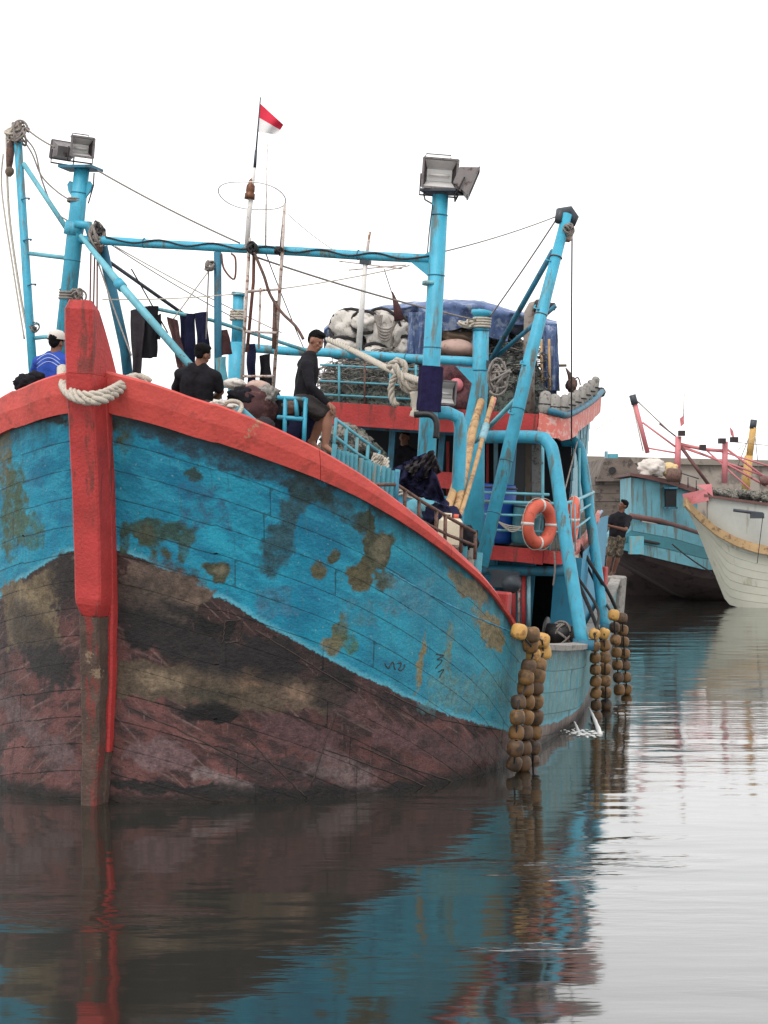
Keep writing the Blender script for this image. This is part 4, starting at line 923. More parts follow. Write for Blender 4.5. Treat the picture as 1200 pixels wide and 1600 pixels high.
# balcony
bal = sub('balcony')
BEDGE = [P(850, 859, 9.3), P(875, 861, 9.4), P(891, 852, 10.0), P(913, 832, 11.8), P(934, 797, 14.0)]
BT = [(p.y, p.x) for p in BEDGE]; BZ = [(p.y, p.z) for p in BEDGE]
ZB = BEDGE[0].z
mb = MB(); rows = []
for i in range(14):
    u = 9.35 + 4.7 * i / 13; v1 = interp(BT, u) - .02; z = interp(BZ, u) - .06; rows.append([Vec((-1.9 + (v1 + 1.9) * j / 6, u, z)) for j in range(7)])
mb.grid(rows); mb.grid([[p - Vec((0, 0, .08)) for p in r] for r in rows][::-1]); part('floor', mb, 'deck_wood', bal)
fp = [Vec((-1.2 + (BEDGE[0].x + 1.2) * i / 12, 9.3, ZB)) for i in range(13)]
fascia('edge_board', fp, .22, .045, 'red_paint', bal, 0, 6); bs = smooth_path([BEDGE[0] + Vec((.003, 0, 0))] + BEDGE[1:], 4); fascia('edge_board', bs[:7], .20, .045, 'red_paint', bal, 0, 7); fascia('edge_board', bs[6:], .2, .045, 'pink_red', bal, 0, 8)
pipe('edge_beam', bal, [P(735, 890, 9.5), P(890, 893, 9.5)], .08, 'deep_blue_steel', 10)
fence_top = [P(745, 783, 9.3), P(860, 787, 9.3), P(885, 786, 9.45), P(903, 781, 10.2), P(927, 770, 12)]
for dy, r in ((-14, .022), (0, .028), (20, .02), (44, .02)):
    pts = [P(745, 783 + dy, 9.3), P(858, 787 + dy, 9.3), P(884, 786 + dy, 9.45), P(904, 780 + dy * .95, 10.2), P(927, 769 + dy * .8, 12)]
    pipe('rail', bal, smooth_path(pts, 4) if dy >= 0 else pts[:2], r, 'pale_blue_steel', 8)
for px_, y0, y1, u in ((770, 783, 856, 9.3), (848, 676, 858, 9.3), (885, 786, 862, 9.45), (858, 787, 860, 9.32), (905, 700, 845, 11), (926, 770, 815, 12)):
    pipe('rail_post', bal, [P(px_, y0, u), P(px_, y1, u)], .024, 'pale_blue_steel', 8)
for px_ in (868, 876, 892, 898): pipe('baluster', bal, [P(px_, 787, 9.4), P(px_ + 1, 862, 9.4)], .010, 'pale_blue_steel', 6)
# lower house
lh = sub('lower_house'); U2 = 10.4
mb = MB(); mb.box((-1.1, U2, 1.45), (2.2, .06, 1.9)); part('wall', mb, 'house_blue', lh)
pA, pB = P(832, 950, U2).x, P(862, 950, U2).x
mb = MB(); mb.box(((.0 + pA) / 2, U2, 1.45), (pA - .0, .06, 1.9)); part('wall', mb, 'deep_blue_steel', lh)
VS = P(905, 940, U2).x
mb = MB(); mb.box(((pB + VS) / 2, U2, 1.5), (VS - pB, .06, 2.0)); part('wall', mb, 'house_blue', lh)
rows = []
for i in range(12):
    u = U2 + 7.5 * i / 11; v = min(VS, bb(u, 1.2) - .25); rows.append([Vec((v, u, .6)), Vec((v, u, interp(BZ, u) - .14))])
mb = MB(); mb.grid(rows); part('side_wall', mb, 'house_blue', lh)
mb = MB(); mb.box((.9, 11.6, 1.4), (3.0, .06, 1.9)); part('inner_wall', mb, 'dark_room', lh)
for px_, y0, y1, m, r in ((803, 900, 985, 'red_paint', .03), (818, 895, 985, 'red_paint', .035), (811, 890, 975, 'rusty_white', .022), (826, 900, 985, 'house_pale', .03)):
    pipe('standpipe', lh, [P(px_, y0, 9.6), P(px_, y1, 9.6)], r, m, 8)
mb = MB(); mb.box(P(781, 950, 6.6) - Vec((0, 0, .4)), (.26, .3, 1.24), bev=.02); part('locker', mb, 'red_paint', lh)
mb = MB(); mb.box(P(789, 905, 9.0), (.4, .2, .25)); mb.blob(P(800, 912, 8.9), .14, 4); part('winch_gear', mb, 'dark_steel', lh)
# deck winch by the port rail
wn = sub('winch')
c = P(876, 992, 8.8)
mb = MB(); mb.tube([c + Vec((-.22, 0, 0)), c + Vec((.22, 0, 0))], .16, 14); part('drum', mb, 'black_steel', wn)
for sx in (-.22, .22):
    mb = MB(); mb.tube([c + Vec((sx - .015, 0, 0)), c + Vec((sx + .015, 0, 0))], .25, 16); part('flange', mb, 'black_steel', wn)
tangle(wn, c, .2, 14, .018, 'grey_rope', 23)
# stern platform and quarter post
sp = sub('stern_platform')
a, b = P(946, 899, 19.6), P(972, 899, 19.6)
mb = MB(); mb.box(((a.x + b.x) / 2 - .2, 19.8, a.z - .42), (b.x - a.x + .45, .6, .84), bev=.03); part('step', mb, 'pad_grey', sp)
a = P(938, 905, 17); mb = MB(); mb.box((a.x, 17, a.z), (.24, .3, .5), bev=.02); part('quarter_block', mb, 'red_paint', sp)
# foredeck railings -----------------------------------------------------
rr = sub('rusty_railing')
top = [Q(545, 757, 1.75), P(622, 757, 1.9), P(660, 785, 2.35), P(700, 808, 2.8), P(742, 832, 3.2)]
top = [P(545, 758, 1.3), P(620, 757, 1.75), P(660, 784, 2.2), P(700, 808, 2.65), P(743, 832, 3.1)]
low = [P(560, 790, 1.4), P(622, 792, 1.8), P(660, 815, 2.2), P(700, 836, 2.65), P(741, 852, 3.05)]
pipe('rail', rr, top, .02, 'rusty_steel', 8); pipe('rail', rr, low, .018, 'rusty_steel', 8)
for x_, y0, y1, u in ((568, 758, 785, 1.4), (633, 764, 800, 1.9), (655, 781, 818, 2.15), (696, 806, 842, 2.6), (721, 818, 856, 2.9), (743, 832, 866, 3.1), (682, 798, 836, 2.45)):
    pipe('post', rr, [P(x_, y0, u), P(x_ - 1, y1 + 8, u)], .022, 'rusty_steel', 8)
pipe('post', rr, [P(620, 737, 1.75), P(619, 800, 1.75)], .026, 'deep_blue_steel', 8)
bf = sub('blue_fence')
A = [P(525, 655, 3.3), P(560, 682, 3.5), P(592, 706, 3.7)]
for dy in (0, 26, 50): pipe('rail', bf, [A[0] + Vec((0, 0, -dy * mpp(3.3))), A[1] + Vec((0, 0, -dy * mpp(3.5))), A[2] + Vec((0, 0, -dy * .85 * mpp(3.7)))], .02, 'teal_board', 8)
for i in range(5):
    p = A[0].lerp(A[2], i / 4) + Vec((0, 0, .02)); pipe('post', bf, [p, p - Vec((0, 0, .52))], .022, 'teal_board', 8)
bd = sub('bulwark_boards')                                     # loose-edged blue boards inside the rail
for i in range(15):
    f = i / 14; a = P(522 + 98 * f, 700 + 38 * f + random.uniform(-3, 3), 1.5 + .8 * f); mb = MB(); mb.box(a - Vec((0, 0, .22)), (.050, .03, .44 + random.uniform(0, .05)), Matrix.Rotation(random.uniform(-.05, .05), 3, 'Y')); part('board', mb, 'teal_board', bd)
for i in range(6):
    f = i / 5; a = P(690 + 58 * f, 835 + 35 * f, 3.3 + .3 * f); mb = MB(); mb.box(a - Vec((0, 0, .2)), (.085, .03, .5)); part('board', mb, 'teal_board' if i % 2 else 'pad_grey', bd)
# blue seat frame by the leaning man
sf = sub('seat_frame')
for a, b in (((434, 621), (478, 624)), ((434, 652), (476, 655)), ((478, 622), (474, 705)), ((446, 621), (444, 700)), ((462, 622), (464, 650))):
    pipe('tube', sf, [P(*a, 2.1), P(*b, 2.1)], .026, 'sky_blue_steel', 8)

# ------------------------------------------------------------------ loose things aboard
# mooring hawser round the stem
mb = MB(); laid(mb, smooth_path([P(97, 576, .2), P(98, 596, -.6), P(108, 614, -1.0), P(130, 624, -1.16), P(160, 624, -1.14), P(182, 612, -.86), P(198, 598, -.6), P(214, 590, -.42), P(234, 598, -.3)], 8), .052, 3)
mb2 = MB(); laid(mb2, smooth_path([P(101, 582, .1), P(104, 604, -.8), P(118, 614, -1.1), P(140, 617, -1.18), P(164, 613, -1.1), P(186, 602, -.8), P(204, 590, -.5), P(222, 590, -.35)], 8), .04, 3)
hw_ = aboard('mooring_hawser', P(140, 624, -1.1), 'thick white hawser looped round the red stem head', 'rope')
apart('strand_loop', mb, 'rope', hw_); apart('strand_loop', mb2, 'rope', hw_)
# clothes drying on the bar
def garment(name, quads, m, label, cat='clothes', fold=.03, th=.012, group=None):
    mb = MB()
    for (tl, tr, br, bl, u) in quads:
        rows = []; N, M = 14, 10
        for side in (0, 1):
            rows = []
            for i in range(N + 1):
                f = i / N; row = []
                for j in range(M + 1):
                    g = j / M; x = (tl[0] * (1 - g) + tr[0] * g) * (1 - f) + (bl[0] * (1 - g) + br[0] * g) * f; y = (tl[1] * (1 - g) + tr[1] * g) * (1 - f) + (bl[1] * (1 - g) + br[1] * g) * f
                    p = P(x + .8 * math.sin(f * 7 + g * 4 + tl[0]), y, u); bulge = math.sin(math.pi * g) * .035
                    p.y += fold * (math.sin(g * 9 + tl[0]) * (.3 + f) + .6 * mnoise.noise(Vec((x * .08, y * .05, tl[0])))) + (bulge + th) * (1 if side else -1); row.append(p)
                rows.append(row)
            mb.grid(rows if side else rows[::-1])
            if side == 0: front = rows
        # close the sides
        for j in (0, M): mb.grid([[r[j] for r in front], [r[j] for r in rows]])
        mb.grid([front[N], rows[N]]); mb.grid([front[0], rows[0]])
    return athing(name, mb, m, label, cat, group)
garment('trousers', [((203, 485), (228, 482), (222, 588), (207, 588), 4.75)], 'charcoal_cloth', 'dark grey trousers hung at the left end of the clothes line')
garment('jacket', [((218, 480), (246, 478), (243, 558), (224, 560), 4.8), ((240, 500), (252, 490), (250, 530), (243, 530), 4.82)], 'black_cloth', 'black shirt hanging beside the dark grey trousers')
garment('shirt', [((262, 495), (276, 500), (292, 575), (280, 575), 4.95)], 'maroon_cloth', 'thin maroon cloth hanging behind the pale boom')
garment('trousers', [((282, 492), (304, 490), (303, 566), (284, 566), 5.2), ((306, 490), (323, 487), (327, 560), (311, 562), 5.22)], 'navy_cloth', 'navy trousers hung over the line above the seated man')
garment('cloth_bag', [((334, 518), (356, 515), (364, 552), (340, 556), 5.3)], 'maroon_cloth', 'small brown patterned bag hanging beside the ladder', 'bag')
ax_ = RT - RB; ctr = lambda y: RB.lerp(RT, (930 - y) / 625)
rows = []
for i in range(15):
    f = i / 14; y = 572 + 70 * f; rows.append([ctr(y) + Vec((math.cos(a), math.sin(a), 0)) * (.146 + .010 * math.sin(a * 9 + f * 2) + .010 * mnoise.noise(Vec((a * 2, f * 4, 1)))) for a in [2 * math.pi * q / 40 for q in range(40)]])
mb = MB(); mb.grid(rows, 0, True, True); athing('sarong', mb, 'violet_cloth', 'dark violet cloth tied round the right floodlight mast', 'cloth')
# dark bundle on the starboard rail and clutter on the foredeck
mb = MB(); mb.blob(P(42, 598, .55), (.14, .14, .10), 3, .35, 2.4); mb.blob(P(56, 588, .6), (.09, .09, .06), 5, .3); athing('cloth_bundle', mb, 'black_cloth', 'black bundle lying on the red rail left of the stem', 'bundle')
def bundle(name, px, py, u, r, seed, m, label, cat='bundle', amp=.25, freq=2.2):
    mb = MB(); mb.blob(P(px, py, u), r, seed, amp, freq, 16); return athing(name, mb, m, label, cat)
bundle('bag', 392, 640, 2.3, (.30, .22, .26), 7, 'maroon_cloth', 'dark maroon bag between the two men on the foredeck', 'bag', .18)
bundle('bag', 425, 660, 2.5, (.20, .2, .30), 8, 'black_cloth', 'black plastic bag beside the blue seat frame', 'bag', .25)
bundle('rag', 418, 618, 2.3, (.12, .1, .12), 9, 'pad_grey', 'crumpled grey rag on top of the black bag', 'rag', .5, 3)
bundle('basket', 452, 640, 2.6, (.16, .14, .12), 10, 'rusty_steel', 'brown bundle under the blue seat frame', 'bundle', .2)
bundle('cloth_bundle', 458, 676, 2.6, (.16, .16, .22), 12, 'navy_cloth', 'dark navy bundle below the leaning man', 'bundle', .2)
bundle('coil', 350, 634, 1.6, (.17, .12, .06), 13, 'sack_white', 'crumpled pale cloth beside the seated man in black', 'cloth', .5, 3)
bundle('jerrycan', 367, 600, 2.9, (.14, .12, .07), 14, 'sack_white', 'white bolster on deck below the hanging brown bag', 'bundle', .12)
bundle('bolster', 403, 606, 2.9, (.16, .12, .09), 15, 'sack_pink', 'pinkish bolster on deck at the foot of the ladder', 'bundle', .12)
mb = MB(); mb.tube([P(372, 640, .55), P(412, 676, .85)], .055, 12); gp = aboard('green_pole', P(390, 660, .6), 'short pale green pole lying across the red rail', 'pole'); apart('shaft', mb, 'teal_board', gp)
mb = MB(); laid(mb, [P(364, 640, .5) + Vec((.09 * math.cos(a), .05 * math.sin(a * 2), .09 * math.sin(a))) for a in [i * .5 for i in range(30)]], .022, 3); apart('lashing', mb, 'rope', gp)
# blanket heap, rope hank and jerrycan behind the rail
def heap(name, pts, m, label, cat, seed, strands=None):
    mb = MB()
    for i, (x, y, u, rx, rz) in enumerate(pts): mb.blob(P(x, y, u), (rx, rx * .8, rz), seed + i, .4, 2.2, 16)
    return athing(name, mb, m, label, cat)
def drape(name, outline, u, m, label, cat, seed, depth=.18, N=34):
    (tl, tr, br, bl) = outline; mb = MB(); F, B = [], []
    for i in range(N + 1):
        f = i / N; r1, r2 = [], []
        for j in range(N + 1):
            g = j / N; x = (tl[0] * (1 - g) + tr[0] * g) * (1 - f) + (bl[0] * (1 - g) + br[0] * g) * f; y = (tl[1] * (1 - g) + tr[1] * g) * (1 - f) + (bl[1] * (1 - g) + br[1] * g) * f
            n1 = mnoise.noise(Vec((g * 2.5 + seed, f * 5 + g * 4, seed))); n2 = mnoise.noise(Vec((g * 7, f * 9 + g * 6, seed + 7)))
            p = P(x + 4 * n2, y + 3 * n1, u - depth * math.sin(math.pi * min(f * 1.2, 1)) * .6 + .16 * n1 + .13 * abs(n2)); r1.append(p); r2.append(p + Vec((0, .05 + .1 * math.sin(math.pi * g) * math.sin(math.pi * f), 0)))
        F.append(r1); B.append(r2)
    mb.grid(F); mb.grid(B[::-1]); mb.grid([F[0], B[0]]); mb.grid([F[-1], B[-1]]); mb.grid([[r[0] for r in F], [r[0] for r in B]]); mb.grid([[r[-1] for r in F], [r[-1] for r in B]])
    return athing(name, mb, m, label, cat)
drape('blanket', ((606, 738), (664, 706), (700, 790), (632, 770)), 3.35, 'navy_cloth', 'dark navy blanket thrown over the fence below the wheelhouse window', 'blanket', 3)
drape('jacket', ((630, 728), (676, 704), (688, 738), (652, 752)), 3.25, 'charcoal_cloth', 'grey lining of a jacket lying on the navy blanket', 'jacket', 6, .12, 26)
mb = MB()
for i in range(5): laid(mb, smooth_path([P(586 + i * 3, 708 + i, 3.2 - .04 * i), P(580 + i * 4, 728, 3.1), P(586 + i * 3, 748 - 2 * i, 3.0), P(597 + i * 2, 738, 3.05), P(600 + i * 1.5, 716, 3.2)]), .02, 2, n=5)
athing('rope_hank', mb, 'rope', 'hank of pale rope hung on the blue fence end', 'rope')
jb = MB(); jc = P(703, 832, 3.3); jb.box(jc, (.26, .18, .34), bev=.035); jo = aboard('jerrycan', jc - Vec((0, 0, .17)), 'cream plastic jerrycan standing by the bamboo poles', 'jerrycan'); apart('body', jb, 'jerrycan', jo)
mb = MB(); mb.tube([jc + Vec((.06, 0, .17)), jc + Vec((.06, 0, .22))], .03, 10); apart('cap', mb, 'ring_orange', jo)
mb = MB(); mb.tube([jc + Vec((-.1, 0, .16)), jc + Vec((-.09, 0, .215)), jc + Vec((0, 0, .215)), jc + Vec((.0, 0, .16))], .014, 6); apart('handle', mb, 'jerrycan', jo)
# bamboo poles leaning on the rear gantry
def bamboo(a, ua, b, ub, r0, r1, label, tip=None):
    a, b = P(*a, ua), P(*b, ub); n = 9; pts, rs = [], []
    for i in range(n * 4 + 1):
        f = i / (n * 4); pts.append(a.lerp(b, f) + Vec((.012 * math.sin(f * 5), 0, 0))); rs.append((r0 + (r1 - r0) * f) * (1.05 if i % 4 == 0 else 1.0))
    mb = MB(); mb.tube(pts, rs, 12); t = aboard('bamboo_pole', a, label, 'pole', None); apart('cane', mb, 'bamboo', t)
    if tip:
        mb = MB(); mb.tube([a.lerp(b, tip[0]), a.lerp(b, tip[1])], r1 * 1.5, 10); apart('paint_band', mb, tip[2], t)
bamboo((684, 838), 3.4, (753, 628), 8.2,   .054, .055, 'thickest bamboo pole leaning left of the other two')
bamboo((702, 845), 3.5, (744, 660), 7.0, .05, .05, 'middle bamboo pole pressed against the thick one')
bamboo((716, 815), 3.9, (772, 622), 8.2, .026, .036, 'slender pole with orange tip and white band beside the bamboo', (.62, .74, 'house_pale'))
mb = MB(); mb.tube([P(766, 642, 7.8), P(772, 622, 8.2)], .04, 8); 
o = [x for x in bpy.data.objects if x.name.startswith('bamboo_pole')][-1]; apart('tip', mb, 'pink_red', o)
# barrels on the balcony
def barrel(c, r, h, m, label):
    t = aboard('barrel', c, label, 'barrel'); mb = MB()
    mb.lathe(c, (0, 0, 1), [(0, 0), (r * .9, 0), (r * .97, .03), (r, .1), (r, h * .3), (r * 1.03, h * .33), (r, h * .36), (r, h * .64), (r * 1.03, h * .67), (r, h * .7), (r, h * .9), (r * .94, h * .98), (r * .9, h), (r * .87, h - .02), (0, h - .02)], 24); apart('body', mb, m, t)
    mb = MB(); mb.tube([c + Vec((r * .4, 0, h - .02)), c + Vec((r * .4, 0, h + .02))], .04, 10); apart('bung', mb, m, t)
    mb = MB(); mb.tube([c + Vec((r * 1.01 * math.cos(a), r * 1.01 * math.sin(a), h * .94)) for a in [2 * math.pi * i / 24 for i in range(24)]], .014, 6, closed=True); apart('hoop', mb, 'dark_steel', t)
bc = P(772, 848, 9.85); barrel(bc, .29, .92, 'barrel_blue', 'blue plastic barrel behind the balcony rail')
bc = P(820, 850, 9.8); barrel(bc, .22, .62, 'barrel_teal', 'dull teal drum right of the blue barrel on the balcony')
mb = MB()
for k in range(4): mb.tube(smooth_path([P(860, 795, 9.25), P(835, 795 + 5 * k, 9.2), P(832 - 4 * k, 820, 9.2), P(800, 822 + 3 * k, 9.22), P(778, 815, 9.25)]), .009, 5)
athing('thin_line', mb, 'rope', 'thin white line looped over the balcony rail', 'rope')
# life rings
def life_ring(c, axis, R, r, label, elong=1.0):
    ax = Vec(axis).normalized(); z = Vec((0, 0, 1)); x = ax.cross(z).normalized(); z = x.cross(ax); t = aboard('life_ring', c - z * (R + r), label, 'life ring', 'life rings on the balcony rail')
    mb = MB(); N = 40; mb.tube([c + (x * math.cos(a) + z * math.sin(a) * elong) * R for a in [2 * math.pi * i / N for i in range(N)]], r, 14, closed=True, ) ; apart('ring', mb, 'ring_orange', t)
    for a0 in (0, 90, 180, 270):
        mb = MB(); mb.tube([c + (x * math.cos(rad(a0 + d)) + z * math.sin(rad(a0 + d)) * elong) * R for d in (-4, 0, 4)], r * 1.04, 14); apart('band', mb, 'ring_white', t)
    mb = MB(); NN = 48; mb.tube([c + (x * math.cos(a) + z * math.sin(a) * elong) * (R + r * (1.0 + .35 * abs(math.sin(2 * a)))) for a in [2 * math.pi * i / NN for i in range(NN)]], .007, 5, closed=True); apart('grab_line', mb, 'rope', t)
life_ring(P(843, 819, 9.1), camdir + Vec((-1.05, 0, 0)) if False else camdir + Vec((.95, .2, 0)), .26, .095, 'round orange life ring facing the viewer on the balcony rail', 1.08)
life_ring(P(895, 812, 9.9), Vec((1, .12, 0)), .26, .085, 'orange life ring seen edge-on round the balcony corner', 1.08)
# strings of floats used as fenders
fproto = {}
def float_mesh(m):
    if m not in fproto:
        mb = MB(); prof = [(.018, -.095), (.05, -.092), (.078, -.075), (.09, -.045), (.094, 0), (.09, .045), (.078, .075), (.05, .092), (.018, .095)]
        mb.lathe((0, 0, 0), (0, 0, 1), prof, 14); fproto[m] = mb.mesh('float', m)
    return fproto[m]
def float_string(rows, v, label, rope_to, sc=1.0, mats=None):
    base = Q(rows[0][0][0], rows[0][0][1], v); t = aboard('float_string', base, label, 'floats', 'strings of net floats hung as fenders'); rg2 = random.Random(len(rows))
    for i, row in enumerate(rows):
        for j, (x, y) in enumerate(row):
            c = Q(x, y, v + rg2.uniform(-.03, .03)); m = mats(i, j) if mats else 'float_brown'
            o = link('float', float_mesh(m), t); o.location = c - base; o.rotation_euler = (rg2.uniform(-.25, .25), rg2.uniform(-.25, .25), rg2.uniform(0, 3)); k = sc * rg2.uniform(.93, 1.06); o.scale = (k, k, k * .95)
    for j in (0, -1):
        pts = [Q(*r[j], v) for r in rows]; mb = MB(); mb.tube(pts, .012, 6); apart('cord', mb, 'dark_rope', t)
    mb = MB(); mb.tube(smooth_path([Q(*rows[0][0], v)] + rope_to, 5), .022, 6); apart('hanger', mb, 'dark_rope', t)
R1 = [[(811, 987), (831, 992)], [(829, 1008), (847, 1001)], [(833, 1024), (849, 1019)], [(826, 1042), (842, 1040)], [(822, 1058), (840, 1057)], [(821, 1075), (838, 1074)]]
R1 += [[(810 - i * 1.6, 1097 + i * 24), (824 - i * 1.6, 1097 + i * 24), (838 - i * 1.4, 1096 + i * 24)] for i in range(5)]
float_string(R1, 3.66, 'longest string of brown floats hanging at the break of the red rail', [P(800, 985, 4.6), P(790, 968, 4.6)], 1.0, lambda i, j: 'float_yellow' if (i, j) in ((0, 0), (2, 1), (1, 1)) or (i == 2) else ('float_dark' if (i + j) % 3 == 0 or i > 8 else 'float_brown'))
R2 = [[(929 + i * .4, 991 + i * 18.5), (944 + i * .5, 990 + i * 18.5)] for i in range(8)]
float_string(R2, 3.52, 'middle string of brown floats with yellow top pair near the bent blue pipe', [P(935, 955, 9), P(905, 905, 9), P(880, 870, 9)], .92, lambda i, j: 'float_yellow' if i == 0 else ('float_dark' if i > 5 else 'float_brown'))
R3 = [[(959 + i * 1.4, 961 + i * 19.5), (972 + i * 1.2, 966 + i * 18.5)] for i in range(7)]
float_string(R3, 3.45, 'shortest string of floats, rightmost over the water', [P(945, 940, 11.5), P(920, 890, 11.5), P(903, 855, 11.5)], .95, lambda i, j: 'float_yellow' if (i, j) == (0, 0) else ('float_dark' if (i + j) % 4 == 1 else 'float_brown'))
# mooring lines along the port side
for i, (pts, r, m, lb) in enumerate((([P(880, 870, 9), P(905, 915, 9), P(925, 960, 9), P(940, 1000, 9)], .03, 'dark_rope', 'dark rope slanting down past the bent blue pipe'), ([P(905, 850, 11), P(925, 885, 11), P(950, 925, 11.5), P(962, 950, 12)], .03, 'dark_rope', 'dark rope running from the balcony to the rightmost floats'), ([P(882, 880, 8.6), P(890, 940, 8.5), P(900, 990, 8.3)], .016, 'grey_rope', 'thin grey rope hanging beside the bent blue pipe'), ([P(866, 862, 9.2), P(867, 890, 9.2), P(864, 915, 9.2)], .014, 'grey_rope', 'short rope end dangling under the balcony'), ([P(902, 690, 10.5), P(884, 760, 9.6), P(876, 785, 9.3)], .012, 'grey_rope', 'thin line running from the roof corner to the rail'))):
    mb = MB(); mb.tube(smooth_path(pts, 6), r, 7); athing('mooring_line', mb, m, lb, 'rope')
# nets, sacks and tarpaulin on the wheelhouse roof
def mound(name, x0, x1, base, top, u0, u1, m, label, cat, seed, loops=0, lm=None, kind=None):
    mb = MB(); rows = []; N, M = 40, 14
    for j in range(M + 1):
        f = j / M; row = []
        for i in range(N + 1):
            g = i / N; x = x0 + (x1 - x0) * g; prof = (math.sin(math.pi * min(max(f, 0), 1)) ** .5) * (math.sin(math.pi * (.06 + .88 * g)) ** .4)
            y = base + (top - base) * prof * (1 + .28 * mnoise.noise(Vec((g * 7, f * 3, seed))))
            p = P(x + 5 * mnoise.noise(Vec((g * 9, f * 5, seed + 2))), y, u0 + (u1 - u0) * f); row.append(p)
        rows.append(row)
    mb.grid(rows)
    rg2 = random.Random(seed)
    for k in range(loops):
        i, j = rg2.randint(2, N - 2), rg2.randint(1, M // 2 + 1); c = rows[j][i]; R = rg2.uniform(.05, .16); a0 = rg2.random() * 6; t1 = Vec((1, 0, rg2.uniform(-.4, .4))).normalized(); t2 = Vec((0, -.35, rg2.uniform(.5, 1))).normalized()
        mb.tube([c + Vec((0, -.03, .02)) + t1 * R * math.cos(a0 + 4.6 * q / 9) * 1.4 + t2 * R * .7 * math.sin(a0 + 4.6 * q / 9) for q in range(10)], rg2.uniform(.004, .011), 4, rg2.randint(1, 2))
    o = athing(name, mb, [m] + (lm or []), label, cat); return o
mound('net_pile', 500, 668, 640, 560, 9.7, 11.0, 'net_green', 'grey green heap of fishing net on the front of the roof', 'net', 3, 420, ['net_grey', 'grey_rope'])
mound('net_pile', 760, 850, 655, 545, 10.2, 11.6, 'net_green', 'dark net heap behind the right davit post', 'net', 5, 200, ['net_grey', 'dark_rope'])
# roof rail holding the net
rf = sub('net_rail')
for y_ in (572, 597, 618): pipe('rail', rf, [P(500, y_ - 2, 9.7), P(655, y_ + 6, 9.7)], .018, 'teal_board', 6)
for x_ in (530, 570, 610, 650): pipe('post', rf, [P(x_, 570, 9.7), P(x_, 634, 9.7)], .022, 'rusty_steel' if x_ == 570 else 'teal_board', 6)
# white bundled sacks under the tarpaulin
SK = [(552, 512, 34, 26, 1), (598, 520, 30, 34, 2), (574, 505, 22, 16, 9), (628, 525, 20, 26, 3), (540, 545, 28, 16, 4), (590, 555, 22, 16, 5), (615, 553, 22, 16, 6), (637, 548, 16, 20, 7), (560, 560, 24, 12, 8)]
SLAB = ['large white sack at the left end of the roof load', 'tall white sack beside the pole on the roof', 'small white sack lying on the roof load', 'rounded white sack next to the hanging blue tarpaulin', 'low white sack above the net pile, leftmost', 'small white sack above the net pile, middle', 'small white sack above the net pile, second from the tarpaulin', 'upright white sack touching the blue tarpaulin fold', 'flat white sack half hidden by the rear beam']
for i, (x, y, rx, ry, sd_) in enumerate(SK):
    k = mpp(10.8); mb = MB(); c = P(x, y, 10.9 - .1 * (i % 3)); mb.blob(c, (rx * k * 1.05, .32, ry * k * 1.05), sd_, .24, 2.2, 20); t = aboard('sack', c, SLAB[i], 'sack', 'white sacks on the roof'); apart('body', mb, 'sack_white', t)
    mb = MB(); ax = [2 * math.pi * q / 20 for q in range(20)]; mb.tube([c + Vec((rx * k * 1.08 * math.cos(a) , -.12 * abs(math.sin(a)) - .05, ry * k * 1.08 * math.sin(a))) for a in ax], .028, 6, closed=True); apart('rope_tie', mb, 'dark_rope', t)
mb = MB()
for k in range(5): mb.tube(smooth_path([P(585 + 3 * k, 492, 10.45), P(592, 510 + 4 * k, 10.4), P(608, 514 + 4 * k, 10.4), P(624 - 2 * k, 500, 10.45)]), .016, 6)
athing('rope_hank', mb, 'grey_rope', 'grey rope looped over the tall white sack', 'rope')
mb = MB(); mb.tube([P(624, 500, 10.4), P(620, 480, 10.4), P(613, 456, 10.4)], [.09, .06, .01], 8); athing('net_tuft', mb, 'maroon_cloth', 'pointed brown cloth sticking up from the roof load', 'cloth')
k = mpp(11); c = P(712, 545, 11); mb = MB(); mb.blob(c, (.34, .35, .16), 21, .12); athing('sack', mb, 'sack_pink', 'pinkish sack between the right mast and the rear gantry post', 'sack')
c = P(716, 528, 11.4); mb = MB(); mb.blob(c, (.36, .4, .16), 22, .3, 2.5); athing('sack', mb, 'wood', 'brown sacking folded above the pinkish sack', 'sack')
# tarpaulin: a draped dome with a hanging right end
rows, N, M = [], 90, 22
TOPL = [(0, 516), (.06, 500), (.18, 488), (.36, 478), (.55, 472), (.68, 474), (.8, 488), (.92, 497), (1, 506)]
for j in range(M + 1):
    f = j / M; row = []
    for i in range(N + 1):
        g = i / N; x = 506 + 364 * g; y = interp(TOPL, g); hang = 18 + 12 * mnoise.noise(Vec((g * 6, 2, 0))) + (70 if .40 < g < .47 else 0) + (25 if .5 < g < .8 else 0) + (110 if g > .955 else 0)
        if f < .3: yy = y + hang * (1 - f / .3) ** 1.2; u = 10.95 - .15 * (f / .3) + .05 * mnoise.noise(Vec((g * 22, f * 4, 0))) + .05 * mnoise.noise(Vec((g * 50, f, 3)))
        else:
            q = (f - .3) / .7; yy = y - 4 * math.sin(math.pi * min(q * 1.6, 1)) + 140 * max(q - .75, 0) * 4 * .25; u = 11.0 + 2.6 * q
        yy += 3.5 * mnoise.noise(Vec((g * 9, f * 7, 4))) + 2.0 * mnoise.noise(Vec((g * 26, f * 5, 8))); u += .06 * mnoise.noise(Vec((g * 30, f * 6, 1)))
        row.append(P(x, yy, u))
    rows.append(row)
tp = aboard('tarpaulin', rows[0][N // 2], 'blue tarpaulin draped over the load on the wheelhouse roof', 'tarpaulin')
mb = MB(); mb.grid(rows); apart('cover', mb, 'tarp_blue', tp)
rows = []
for i in range(13):
    f = i / 12; rows.append([P(868 + 4 * f + 3 * math.sin(f * 8 + j), 506 + 105 * f, 10.9 + 2.4 * j / 12 + .05 * math.sin(j * 2.2 + f * 3)) for j in range(13)])
